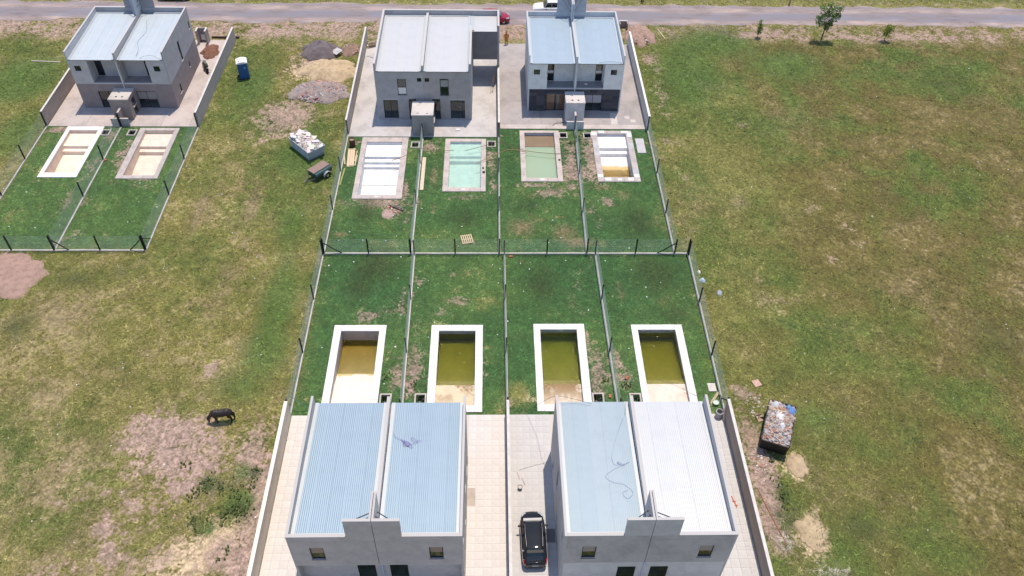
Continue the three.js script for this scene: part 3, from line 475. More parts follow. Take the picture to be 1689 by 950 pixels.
duplex({ label: 'grey duplex house at the bottom left with a blue metal roof', x: -6.92, z: -34.1, turn: Math.PI, W: 10.35, D: 10.25, F: 2.95, S: 3.38, recess: 0.6, low: plaster([0.5, 0.47, 0.45]), up: plaster([0.5, 0.47, 0.45]), sideL: plaster([0.52, 0.49, 0.46]), sideR: plaster([0.52, 0.49, 0.46]), sideUpL: plaster([0.52, 0.49, 0.46]), sideUpR: plaster([0.52, 0.49, 0.46]), floor: concrete([0.4, 0.38, 0.37]), trim: std([0.47, 0.455, 0.44], 0.85), party: plaster([0.56, 0.55, 0.53]), street: plaster([0.56, 0.5, 0.48]), streetLow: plaster([0.62, 0.56, 0.55]), screen: plaster([0.56, 0.5, 0.48]), fin: plaster([0.62, 0.59, 0.55]), roofL: roofBlue, flash: flashWhite, streetBlind: std([0.34, 0.24, 0.19], 0.8) });
duplex({ label: 'grey duplex house at the bottom right with one bluish and one white roof half', x: 9.47, z: -34.1, turn: Math.PI, W: 10.3, D: 10.3, F: 2.95, S: 3.42, recess: 0.0, low: plaster([0.5, 0.48, 0.47]), up: plaster([0.5, 0.48, 0.47]), sideL: plaster([0.54, 0.52, 0.505]), sideR: plaster([0.54, 0.52, 0.505]), sideUpL: plaster([0.54, 0.52, 0.505]), sideUpR: plaster([0.54, 0.52, 0.505]), floor: concrete([0.4, 0.38, 0.37]), trim: std([0.47, 0.46, 0.45], 0.85), party: plaster([0.56, 0.56, 0.55]), street: concrete([0.52, 0.48, 0.465]), streetLow: plaster([0.72, 0.68, 0.66]), screen: plaster([0.6, 0.57, 0.56]), fin: plaster([0.54, 0.52, 0.505]), roofL: roofGlare, roofR: roofTeal, flash: flashWhite, streetBlind: std([0.36, 0.3, 0.26], 0.8) });

{ // the middle far house: flat grey yard front, white roof that runs on over a carport bridge
  const W = 5.04, D = 11.5, P = 0.2, T = 6.85, R0 = 5.97, R1 = 6.25, bz = -8.05, bX = 8.05;
  const t = thing('duplex_house', 'grey duplex house with a white roof and a carport bridge on its right', 'house', -7.16, 0, -76.58, 0);
  const grey = plaster([0.42, 0.415, 0.42]), grey2 = plaster([0.4, 0.375, 0.365]), trim = std([0.5, 0.49, 0.48], 0.85), side = plaster([0.42, 0.41, 0.41]);
  const holes = [[-2.72, -1.79, 3.15, 5.07], [-0.62, -0.17, 4.72, 5.17], [-4.38, -2.84, 0.2, 2.63], [-1.66, -0.85, 0.02, 2.63]], holesR = [[1.75, 2.66, 3.1, 5.07], [0.18, 0.66, 4.72, 5.17], [2.77, 4.31, 0.2, 2.63], [0.85, 1.69, 0.02, 2.63]];
  part('wall', slab(-W + P, -0.006, -0.1, 5.9, holes, 0, 0.2), grey, t); part('wall', slab(0.006, W - P, -0.1, 5.9, holesR, 0.003, 0.203), grey2, t);
  for (const [a, b, c, d] of [...holes, ...holesR]) {
    const w = b - a, h = d - c, x = (a + b) / 2;
    if (c > 4) glazed('window', t, x, c, -0.06, 0, w, h, { t: 0.045 });
    else if (c > 3) glazed('window', t, x, c, -0.07, 0, w, h, { t: 0.06, rail: [h * 0.45], sill: M.frame, blind: x < 0 ? [0.06, h * 0.43, M.white] : [h * 0.5, h * 0.9, std([0.3, 0.31, 0.29], 0.8)] });
    else { const wide = w > 1; glazed('door', t, x, c, -0.12, 0, w, h - (wide ? 0.17 : 0), { mull: wide ? [x > 0 ? w * 0.32 : 0] : [], t: 0.06 }); if (wide) for (const s of [-1, 1]) part('shutter_box', bx(x + s * 0.015, x + s * (w / 2 - 0.01), d - 0.165, d - 0.004, -0.14, -0.02), std([0.5, 0.49, 0.48], 0.8), t); }
  }
  for (const [s, d] of [[-1, D], [1, -bz]]) { part('wall', bx(s * (W - P), s * W, -0.1, T - 0.05, -d, 0), side, t); part('coping', bx(s * (W - P) - s * 0.012, s * W + s * 0.012, T - 0.05, T, -d - 0.01, 0.012), trim, t); }
  part('wall', bx(W - P, W, -0.1, 6.0, -D, bz - 0.001), side, t);
  part('party_wall', bx(-0.11, 0.11, 5.9, 6.6, -D + 0.2, 0.02), side, t); part('coping', bx(-0.125, 0.125, 6.6, 6.65, -D + 0.21, 0.035), trim, t);
  part('fascia', bx(-W + P, W - P, 5.902, 5.94, -0.2, 0.015), M.steel, t);
  part('wall', [bx(-W, bX, 2.7, T - 0.05, -D - 0.2, -D - 0.001), bx(-W, W, -0.1, 2.699, -D - 0.2, -D - 0.001)], side, t); part('coping', bx(-W - 0.012, bX + 0.012, T - 0.05, T, -D - 0.212, -D + 0.012), trim, t);
  // the bridge over the carport
  part('bridge_wall', bx(W + 0.001, bX - 0.2, 2.7, 6.12, bz - 0.2, bz), plaster([0.23, 0.22, 0.225]), t); part('bridge_floor', bx(W + 0.001, bX - 0.2, 2.701, 2.9, -D, bz - 0.201), grey2, t);
  part('pier', bx(bX - 0.199, bX, -0.1, T - 0.05, -D, bz + 0.02), side, t); part('coping', bx(bX - 0.212, bX + 0.012, T - 0.05, T, -D + 0.013, bz + 0.032), trim, t);
  part('inner_floor', [bx(-W + P, W - P, 2.8, 2.95, -D, -0.21), bx(-W + P, W - P, 0, 0.06, -D, -0.21), bx(-0.1, 0.1, 0.06, 2.8, -D, -0.21)], M.interior, t);
  const roof = part('roof', bx(-W + P, W - P, R0 - 0.04, R0 - 0.02, 0.02, 0.08), M.steel, t);
  roofHalf(roof, -W + P + 0.01, -0.13, 0.06, -D - 0.0, R0, R1, roofWhite, flashWhite); roofHalf(roof, 0.13, W - P - 0.01, 0.06, -D - 0.0, R0, R1, roofWhite, flashWhite);
  part('roof_sheet', corrugated(W - P + 0.2, bX - 0.21, bz + 0.06, -D, 6.17, 6.24), roofWhite[0], roof); part('flashing', bx(W - P, W + 0.25, 6.24, 6.262, -D, bz - 0.05), flashWhite, roof);
}

// ---------------------------------------------------------------- grill huts between the patios
function grill(label, x, z, w, d, h, mat, capMat, o = {}) { // x,z: middle of its front face, on the yard side
  const t = thing('grill_hut', label, 'barbecue', x, 0, z, 0), W = w / 2;
  const sideHole = (s) => { const g = slab(0, d, 0, h - 0.12, [[d * 0.35, d * 0.8, 1.15, 2.05], [d * 0.35, d * 0.8, 0.15, 1.0]], 0, 0.12); g.rotateY(Math.PI / 2); g.translate(s > 0 ? W : -W + 0.12, 0, 0); return g; };
  part('wall', [bx(-W + 0.12, W - 0.12, 0, h - 0.12, -0.12, -0.001), sideHole(1), sideHole(-1), bx(-0.06, 0.06, 0, h - 0.12, -d, -0.12), bx(-W + 0.12, W - 0.12, 0, h - 0.12, -d, -d + 0.1)], mat, t);
  for (const s of [-1, 1]) part('counter', bx(s * 0.07, s * (W + 0.06), 1.03, 1.12, -d * 0.8, -d * 0.36), capMat, t);
  const s = new THREE.Shape([[-W - 0.05, -0.04], [W + 0.05, -0.04], [W + 0.05, d], [-W - 0.05, d]].map((p) => new THREE.Vector2(...p)));
  for (const k of [-1, 1]) { const hp = new THREE.Path(); if (o.squareFlues) { const a = k * 0.5; hp.moveTo(a - 0.1, 0.25); hp.lineTo(a - 0.1, 0.36); hp.lineTo(a + 0.1, 0.36); hp.lineTo(a + 0.1, 0.25); } else hp.absarc(k * 0.32, 0.5, 0.12, 0, Math.PI * 2, true); s.holes.push(hp); }
  const cap = new THREE.ExtrudeGeometry(s, { depth: 0.1, bevelEnabled: false }); cap.rotateX(-Math.PI / 2); cap.translate(0, h - 0.1, 0);
  part('roof_slab', cap, capMat, t); part('flue', bx(-W + 0.13, W - 0.13, h - 0.5, h - 0.45, -d + 0.12, -0.13), M.pit, t);
  if (o.cross) { part('divider', [bx(-0.09, 0.09, 0, 1.62, 0.002, o.cross - 0.16)], o.divider || mat, t); part('coping', bx(-0.1, 0.1, 1.62, 1.66, 0.002, o.cross - 0.15), capMat, t); part('cross_wall', bx(-0.92, 0.92, 0, 0.96, o.cross - 0.155, o.cross), o.crossMat || mat, t); part('coping', bx(-0.94, 0.94, 0.96, 1.0, o.cross - 0.165, o.cross + 0.01), capMat, t); part('divider', bx(-0.07, 0.07, 0, 1.6, o.cross + 0.001, o.cross + 0.1), M.post, t); }
  return t;
}
const capConc = concrete([0.56, 0.52, 0.48]);
grill('grey brown grill hut with two round flues behind the two dry cream pools', -39.4, -76.3, 2.0, 2.2, 2.6, plaster([0.32, 0.27, 0.255]), capConc, { cross: 1.2, crossMat: plaster([0.36, 0.35, 0.36]) });
grill('tall stained grey grill hut with square flues between the white dry and turquoise pools', -7.2, -73.5, 2.2, 2.6, 2.7, concrete([0.3, 0.29, 0.285], 3), concrete([0.6, 0.56, 0.53]), { squareFlues: true });
grill('white grill hut with two round flues in front of the stone clad house', 9.0, -76.05, 2.0, 2.2, 2.6, plaster([0.6, 0.6, 0.6]), concrete([0.62, 0.58, 0.56]), { cross: 1.2, crossMat: plaster([0.55, 0.57, 0.6]), divider: plaster([0.68, 0.67, 0.66]) });

// ---------------------------------------------------------------- pools
const SHALLOW = (c, tr, rough = 0.04) => new THREE.MeshPhysicalMaterial({ color: C(...c), roughness: rough, transmission: tr, thickness: 0, ior: 1.33, bumpMap: rep(BUMP, 4), bumpScale: 0.002 });
const WATER = (c, far) => new THREE.MeshPhysicalMaterial({ color: C(1, 1, 1), roughness: 0, transmission: 1, thickness: 1, ior: 1.33, attenuationColor: C(...c), attenuationDistance: far, bumpMap: rep(BUMP, 4), bumpScale: 0.01 });
// profile: [distance from the house end, depth] corners of the floor; house: +1 when the house lies on the near (+z) side
function pool(id, label, house, profile, o) {
  const [O, I] = POOL[id], cx = (I[0] + I[1]) / 2, t = thing('swimming_pool', label, 'pool', cx, 0, O[3], 0, 'swimming pools in the yards');
  const dz = O[3], rim = o.rim, top = 0.1, zf = I[2] - dz, zn = I[3] - dz, len = zn - zf, ix0 = I[0] - cx, ix1 = I[1] - cx, ox0 = O[0] - cx, ox1 = O[1] - cx, of = O[2] - dz, Z = (s) => (house > 0 ? zn - s : zf + s);
  // coping stones round the edge
  const shell = part('shell', [bx(ix0 - 0.12, ix0, -1.75, top - 0.03, zf - 0.12, zn + 0.12), bx(ix1, ix1 + 0.12, -1.75, top - 0.03, zf - 0.12, zn + 0.12), bx(ix0, ix1, -1.75, top - 0.03, zf - 0.12, zf), bx(ix0, ix1, -1.75, top - 0.03, zn, zn + 0.12)], o.liner, t);
  const stones = (x0, x1, z0, z1, n, along) => { for (let i = 0; i < n; i++) { const a = i / n, b = (i + 1) / n, g = 0.004, j = () => rr(-0.006, 0.006); const q = along === 'z' ? rbx(x0 + j(), x1 + j(), -0.02, top + rr(-0.004, 0.004), z0 + (z1 - z0) * a + g, z0 + (z1 - z0) * b - g, 0.012, 1) : rbx(x0 + (x1 - x0) * a + g, x0 + (x1 - x0) * b - g, -0.02, top + rr(-0.004, 0.004), z0 + j(), z1 + j(), 0.012, 1); part('coping_stone', q, rim[(rnd() * rim.length) | 0], t); } };
  const nz = Math.round((O[3] - O[2]) / (o.stone || 1.1));
  stones(ox0, ix0 + 0.02, of, 0, nz, 'z'); stones(ix1 - 0.02, ox1, of, 0, nz, 'z');
  stones(ix0 + 0.024, ix1 - 0.024, of, zf + 0.02, 3, 'x'); stones(ix0 + 0.024, ix1 - 0.024, zn - 0.02, 0, 3, 'x');
  // floor: the profile drawn out across the pool
  const pts = [[0, -1.75], ...profile.map(([s, h]) => [s, -h]), [len, -1.75]].map(([s, y]) => new THREE.Vector2(s, y));
  const f = new THREE.ExtrudeGeometry(new THREE.Shape(pts), { depth: ix1 - ix0 - 0.004, bevelEnabled: false }); // x: distance, z: across
  f.rotateY(house > 0 ? Math.PI / 2 : -Math.PI / 2); f.translate(house > 0 ? ix0 + 0.002 : ix1 - 0.002, 0, house > 0 ? zn : zf);
  const fl = part('floor', f, o.floor || o.liner, shell); { const p = fl.geometry.attributes.position, u = fl.geometry.attributes.uv; for (let i = 0; i < p.count; i++) u.setXY(i, p.getX(i), p.getZ(i)); }
  if (o.algae) part('algae', bx(ix0 + 0.004, ix1 - 0.004, -1.74, -o.level - 0.004, house > 0 ? zf + 0.001 : zn - 0.006, house > 0 ? zf + 0.006 : zn - 0.001), std(o.algae, 0.95, { map: rep(TX.soil, 1.3) }), shell);
  if (o.level) { // still water: the part of the pool below the water line
    const at = (s) => { for (let i = 0; i < profile.length - 1; i++) { const [a, h] = profile[i], [b, k] = profile[i + 1]; if (s <= b) return h + (k - h) * (b > a ? (s - a) / (b - a) : 1); } return profile[profile.length - 1][1]; };
    let s0 = 0; while (s0 < len && at(s0) < o.level + 0.002) s0 += 0.01;
    if (!o.water.thickness) part('water', (() => { const g = new THREE.PlaneGeometry(ix1 - ix0 + 0.01, Math.abs(Z(len) - Z(s0))); g.rotateX(-Math.PI / 2); g.translate((ix0 + ix1) / 2, -o.level, (Z(len) + Z(s0)) / 2); return g; })(), o.water, t);
    else { // a body of water down to the floor
      const q = [[s0 - 0.02, -o.level], [len - 0.004, -o.level], [len - 0.004, -at(len) - 0.01]]; for (let k = profile.length - 2; k > 0; k--) if (profile[k][1] > o.level) q.push([profile[k][0], -profile[k][1] - 0.01]);
      const e = new THREE.ExtrudeGeometry(new THREE.Shape(q.map(([a, b]) => new THREE.Vector2(a, b))), { depth: ix1 - ix0 + 0.01, bevelEnabled: false }); e.rotateY(house > 0 ? Math.PI / 2 : -Math.PI / 2); e.translate(house > 0 ? ix0 - 0.005 : ix1 + 0.005, 0, house > 0 ? zn : zf);
      part('water', e, o.water, t);
    }
  }
  if (o.level && house > 0) for (let i = 0; i < 3; i++) part('floating_scrap', rbx(0, rr(0.05, 0.1), -o.level - 0.005, -o.level + 0.012, 0, rr(0.04, 0.08), 0.004, 1).translate(rr(ix0 + 0.15, ix1 - 0.3), 0, rr(zf + 0.2, zf + (zn - zf) * 0.52)), i % 3 ? M.palewood : M.white, t);
  for (const [x, z, w, d, m, h] of o.bits || []) part(h > 0.2 ? 'ball' : 'slab', rbx(x - cx - w / 2, x - cx + w / 2, top + 0.002, top + 0.03 + (h || 0), z - dz - d / 2, z - dz + d / 2, 0.01, 1), m, t);
  return t;
}
const W1 = plaster([0.79, 0.775, 0.75]), W2 = plaster([0.77, 0.75, 0.725]), G1 = concrete([0.5, 0.45, 0.425], 2), G2 = concrete([0.47, 0.42, 0.4], 2), K1 = concrete([0.55, 0.475, 0.44], 2), K2 = concrete([0.52, 0.455, 0.425], 2);
const cream = plaster([0.78, 0.665, 0.56]), creamW = plaster([0.74, 0.6, 0.49]), white = plaster([0.76, 0.76, 0.755]), greyLiner = plaster([0.5, 0.5, 0.53]);
// floors that silt and algae have coloured: matter with ragged outlines, laid by place along the pool (v) and across it (u)
function siltTex(base, algae, from, soft, rag, spots, x0, z0) { return dataTex(256, 512, (u, v, c) => { const n = 0.5 * vn(u * 5 + x0, v * 9 + z0) + 0.3 * vn(u * 14 + 3, v * 26) + 0.2 * vn(u * 40, v * 80); c[0] = base[0]; c[1] = base[1]; c[2] = base[2]; mixTo(c, algae, ss(from - soft, from + soft, v + (n - 0.5) * rag)); const sp = ss(spots - 0.1, spots + 0.2, 0.6 * vn(u * 4 + 20 + x0, v * 9 + 8) + 0.25 * vn(u * 14, v * 30 + 5) + 0.15 * vn(u * 50, v * 100)); if (v < from) mixTo(c, [0.3, 0.2, 0.1], sp * ss(from - 0.32, from - 0.02, v)); const f = 0.85 + 0.3 * n; c[0] *= f; c[1] *= f; c[2] *= f; }, true, THREE.ClampToEdgeWrapping); }
function siltMat(id, house, base, algae, from, soft, rag, spots) { // map laid over the pool from its house end, in the pool's own metres
  const [O, I] = POOL[id], len = I[3] - I[2], w = I[1] - I[0], t = siltTex(base, algae, from, soft, rag, spots, I[0], I[2]);
  t.wrapS = t.wrapT = THREE.MirroredRepeatWrapping; t.repeat.set(1 / w, (house > 0 ? -1 : 1) / len); t.offset.set(0.5, house > 0 ? (I[3] - O[3]) / len : -(I[2] - O[3]) / len); t.needsUpdate = true;
  return std([1, 1, 1], 0.92, { map: t });
}
const dryA = [[0, 0.32], [2.3, 0.32], [2.31, 0.62], [2.85, 0.62], [2.86, 1.0], [4.6, 1.08], [7.4, 1.4]];
pool('A1', 'empty cream pool with a bright white rim, leftmost of all the pools', -1, dryA, { rim: [W1, W2], liner: creamW, floor: siltMat('A1', -1, [0.78, 0.67, 0.56], [0.6, 0.51, 0.36], 1.6, 0.2, 0.1, 0.8) });
pool('A2', 'empty cream pool with a grey brown rim on the leftmost lawn', -1, [[0, 0.32], [2.3, 0.32], [2.31, 0.62], [2.85, 0.62], [2.86, 1.0], [4.6, 1.08], [7.8, 1.4]], { rim: [G1, G2], liner: creamW, floor: cream });
pool('B1', 'long empty white pool with a grey rim and four floor levels', -1, [[0, 0.25], [2.15, 0.25], [2.16, 0.5], [2.75, 0.5], [2.76, 0.75], [3.25, 0.75], [3.26, 1.0], [5.8, 1.08], [5.82, 1.15], [8.8, 1.25]], { rim: [K1, K2, G1], liner: plaster([0.74, 0.75, 0.77]), floor: white, bits: [[-11.2, -63.3, 0.3, 0.2, white, 0.01]] });
pool('B2', 'pool with clear turquoise water and a pinkish grey rim', -1, [[0, 0.22], [2.15, 0.24], [2.16, 0.5], [2.65, 0.5], [2.66, 0.85], [4.7, 1.0], [7.7, 1.4]], { rim: [K1, K2], liner: white, floor: white, level: 0.2, water: SHALLOW([0.74, 0.91, 0.84], 0.85), bits: [[-2.8, -64.45, 0.35, 0.2, white, 0.01], [-0.78, -67.2, 0.25, 0.22, M.pit, 0.08], [-0.85, -67.9, 0.16, 0.2, M.pit, 0.06]] });
pool('C1', 'pool with milky pale green water and a brown silted shelf', -1, [[0, 0.3], [2.0, 0.3], [2.01, 0.55], [2.7, 0.55], [2.71, 0.95], [7.8, 1.4]], { rim: [K1, K2], liner: greyLiner, floor: siltMat('C1', -1, [0.235, 0.17, 0.11], [0.66, 0.68, 0.58], 0.275, 0.008, 0.01, 0.95), level: 0.34, water: SHALLOW([0.47, 0.6, 0.43], 0.35, 0.06), bits: [[5.1, -66.05, 0.4, 0.25, white, 0.01], [7.0, -69.3, 0.22, 0.18, M.pit, 0.05]] });
pool('C2', 'half dry white pool with golden brown water and loose white rim slabs', -1, [[0, 0.28], [2.1, 0.28], [2.11, 0.62], [2.65, 0.62], [2.66, 0.98], [4.1, 1.06], [7.55, 1.5]], { rim: [G1, G2, concrete([0.5, 0.49, 0.5], 2)], liner: plaster([0.5, 0.51, 0.55]), floor: siltMat('C2', -1, [0.82, 0.79, 0.76], [0.62, 0.46, 0.2], 0.56, 0.03, 0.1, 0.95), level: 1.14, water: WATER([0.6, 0.47, 0.16], 0.8), bits: [[10.95, -73.95, 0.6, 0.5, W1, 0], [11.8, -74.3, 0.6, 0.45, W1, 0], [14.3, -74.3, 0.8, 0.4, W1, 0], [14.75, -73.75, 0.45, 0.75, W1, 0], [11.0, -66.7, 0.55, 0.5, W1, 0], [11.75, -66.15, 0.6, 0.45, W1, 0], [12.9, -66.1, 0.4, 0.3, W1, 0], [14.05, -66.15, 0.6, 0.45, W1, 0], [14.7, -66.7, 0.5, 0.5, W1, 0]] });
const olive = [0.4, 0.36, 0.07];
pool('D1', 'half dry pool with a white rim and amber water far below the edge', 1, [[0, 0.45], [2.6, 0.72], [4.3, 1.17], [7.63, 1.72]], { rim: [W1, W2], liner: plaster([0.5, 0.44, 0.41]), floor: siltMat('D1', 1, [0.78, 0.7, 0.62], [0.56, 0.45, 0.18], 0.5, 0.02, 0.12, 0.95), level: 1.1, water: WATER([0.56, 0.46, 0.1], 1.8) });
pool('D2', 'pool of olive water with a white rim, left of the middle fence', 1, [[0, 0.26], [2.25, 0.28], [2.26, 0.42], [2.75, 0.44], [2.76, 0.75], [7.67, 1.6]], { rim: [W1, W2], liner: plaster([0.46, 0.43, 0.38]), floor: siltMat('D2', 1, [0.66, 0.55, 0.38], [0.52, 0.47, 0.16], 0.296, 0.004, 0.006, 0.5), algae: [0.4, 0.38, 0.17], level: 0.33, water: WATER([0.36, 0.4, 0.05], 2.6) });
pool('E1', 'pool of dark green water with a white rim, right of the middle fence', 1, [[0, 0.26], [2.25, 0.28], [2.26, 0.42], [2.75, 0.44], [2.76, 0.75], [7.75, 1.6]], { rim: [W1, W2], liner: plaster([0.46, 0.43, 0.38]), floor: siltMat('E1', 1, [0.66, 0.56, 0.44], [0.56, 0.47, 0.18], 0.292, 0.004, 0.006, 0.35), algae: [0.4, 0.38, 0.17], level: 0.33, water: WATER([0.3, 0.43, 0.06], 2.8) });
pool('E2', 'pool of olive water with a white rim, rightmost of the near pools', 1, [[0, 0.26], [2.25, 0.28], [2.26, 0.42], [2.75, 0.44], [2.76, 0.75], [7.7, 1.6]], { rim: [W1, W2], liner: plaster([0.46, 0.43, 0.38]), floor: siltMat('E2', 1, [0.72, 0.62, 0.52], [0.52, 0.46, 0.15], 0.294, 0.004, 0.006, 0.75), algae: [0.4, 0.38, 0.17], level: 0.33, water: WATER([0.36, 0.4, 0.05], 2.6) });

// ---------------------------------------------------------------- pump pits beside the pools
const PITLABEL = { A1: 'open pump pit beside the white rimmed cream pool', A2: 'open pump pit beside the brown rimmed cream pool', B1: 'open pump pit beside the long white empty pool', B2: 'open pump pit beside the turquoise pool', C1: 'open pump pit beside the pale green pool', C2: 'open pump pit beside the half dry pool with loose slabs', D1: 'open pump pit beside the amber pool at the house edge', D2: 'open pump pit left of the olive pool in the near left yard', E1: 'open pump pit right of the dark green pool', E2: 'open pump pit left of the rightmost near pool' };
for (const [id, [x, z]] of Object.entries(PITS)) {
  const t = thing('pump_pit', PITLABEL[id], 'pit', x, 0, z, 0, 'pump pits beside the pools'), a = 0.34, b = 0.4, w = 0.12;
  part('kerb', [bx(-a - w, a + w, -0.05, 0.11, b, b + w), bx(-a - w, a + w, -0.05, 0.11, -b - w, -b), bx(-a - w, -a, -0.05, 0.11, -b, b), bx(a, a + w, -0.05, 0.11, -b, b)], concrete([0.52, 0.46, 0.42], 2), t);
  part('lining', [bx(-a - 0.05, a + 0.05, -0.75, -0.7, -b - 0.05, b + 0.05), bx(-a - 0.05, -a, -0.7, -0.05, -b, b), bx(a, a + 0.05, -0.7, -0.05, -b, b), bx(-a, a, -0.7, -0.05, -b - 0.05, -b), bx(-a, a, -0.7, -0.05, b, b + 0.05)], M.pit, t);
  part('pump', [rod([-0.15, -0.45, -0.1], [0.12, -0.45, 0.12], 0.11), rod([0.2, -0.7, -0.2], [0.2, -0.2, -0.2], 0.035)], M.steel, t);
}

// ---------------------------------------------------------------- bodies
function body(bones, lo, hi, cell, k) { // bones: [[x,y,z],[x,y,z],r1,r2]; one smooth surface round them all
  const size = Math.max(hi[0] - lo[0], hi[1] - lo[1], hi[2] - lo[2]), n = Math.min(110, Math.ceil(size / cell) + 2), mc = new MarchingCubes(n, M.black, false, false, 60000), mid = lo.map((v, i) => (v + hi[i]) / 2), h = size / 2 * 1.06;
  const bs = bones.map(([a, b, r, q = r]) => ({ a, d: [b[0] - a[0], b[1] - a[1], b[2] - a[2]], r, q, l: (b[0] - a[0]) ** 2 + (b[1] - a[1]) ** 2 + (b[2] - a[2]) ** 2 || 1e-9 }));
  for (let z = 0; z < n; z++) for (let y = 0; y < n; y++) for (let x = 0; x < n; x++) {
    const p = [(x - n / 2) / (n / 2) * h + mid[0], (y - n / 2) / (n / 2) * h + mid[1], (z - n / 2) / (n / 2) * h + mid[2]];
    let s = 9;
    for (const b of bs) { const e = [p[0] - b.a[0], p[1] - b.a[1], p[2] - b.a[2]], t = Math.min(1, Math.max(0, (e[0] * b.d[0] + e[1] * b.d[1] + e[2] * b.d[2]) / b.l)), q = Math.hypot(e[0] - b.d[0] * t, e[1] - b.d[1] * t, e[2] - b.d[2] * t) - (b.r + (b.q - b.r) * t), m = Math.max(0, k - Math.abs(s - q)) / k; s = Math.min(s, q) - m * m * k * 0.25; }
    mc.field[x + y * n + z * n * n] = -s;
  }
  mc.isolation = 0; mc.update();
  const g = new THREE.BufferGeometry(); g.setAttribute('position', new THREE.BufferAttribute(mc.positionArray.slice(0, mc.count * 3), 3)); g.setAttribute('normal', new THREE.BufferAttribute(mc.normalArray.slice(0, mc.count * 3), 3));
  g.scale(h, h, h); g.translate(...mid); return g;
}
{ // horse, head down to the grass, facing -x
  const t = thing('horse', 'black brown horse grazing on the open grass at the left', 'horse', -20.15, 0, -36.98, 0.12); t.scale.set(0.93, 1, 0.88);
  const b = [[[-0.42, 1.02, 0], [0.5, 1.03, 0], 0.3, 0.29], [[-0.42, 0.95, 0], [0.1, 0.93, 0], 0.27, 0.28], [[0.5, 1.06, 0], [0.66, 0.98, 0], 0.3, 0.26], [[-0.45, 1.12, 0], [-0.62, 1.0, 0], 0.26, 0.22],
    [[-0.6, 1.06, 0], [-1.0, 0.62, 0.02], 0.2, 0.12], [[-1.0, 0.64, 0.02], [-1.06, 0.5, 0.02], 0.13, 0.12], [[-1.05, 0.5, 0.02], [-1.07, 0.13, 0.05], 0.115, 0.06], [[-0.98, 0.66, 0.06], [-0.93, 0.76, 0.07], 0.03, 0.012], [[-0.98, 0.66, -0.03], [-0.93, 0.76, -0.04], 0.03, 0.012]];
  const leg = (x, z, pts) => pts.forEach((p, i) => { if (i) b.push([[x + pts[i - 1][0], pts[i - 1][1], z], [x + p[0], p[1], z], pts[i - 1][2], p[2]]); });
  leg(-0.5, 0.14, [[0, 0.9, 0.15], [0.06, 0.5, 0.075], [0.12, 0.1, 0.042], [0.1, 0.03, 0.06]]); leg(-0.52, -0.14, [[0, 0.9, 0.15], [-0.05, 0.5, 0.075], [-0.06, 0.1, 0.042], [-0.09, 0.03, 0.06]]);
  leg(0.62, 0.14, [[0, 0.95, 0.2], [-0.04, 0.68, 0.13], [0.12, 0.46, 0.07], [0.08, 0.1, 0.045], [0.04, 0.03, 0.06]]); leg(0.66, -0.14, [[0, 0.95, 0.2], [0.04, 0.68, 0.13], [0.24, 0.46, 0.07], [0.24, 0.1, 0.045], [0.2, 0.03, 0.06]]);
  const coat = std([0.024, 0.015, 0.014], 0.55), dark = std([0.008, 0.008, 0.01], 0.7);
  part('body', body(b, [-1.25, 0, -0.45], [1.05, 1.45, 0.45], 0.028, 0.09), coat, t);
  part('tail', body([[[0.88, 1.1, 0], [1.0, 0.9, 0.02], 0.04, 0.07], [[1.0, 0.9, 0.02], [1.03, 0.4, 0.03], 0.075, 0.03]], [0.8, 0.3, -0.2], [1.2, 1.2, 0.2], 0.025, 0.04), dark, t);
  part('mane', body([[[-0.52, 1.33, 0.02], [-0.78, 1.1, 0.06], 0.045, 0.05], [[-0.78, 1.1, 0.06], [-1.02, 0.76, 0.07], 0.05, 0.035]], [-1.15, 0.6, -0.2], [-0.4, 1.45, 0.25], 0.025, 0.04), dark, t);
  tag(part('rope', tube([[-21.05, 0.2, -36.95], [-20.6, 0.03, -36.2], [-19.75, 0.03, -35.7], [-19.4, 0.03, -34.9], [-19.5, 0.03, -33.6]], 0.012, 30, 4), std([0.4, 0.36, 0.28], 0.9)), 'thin pale rope lying on the grass behind the horse', 'rope');
}
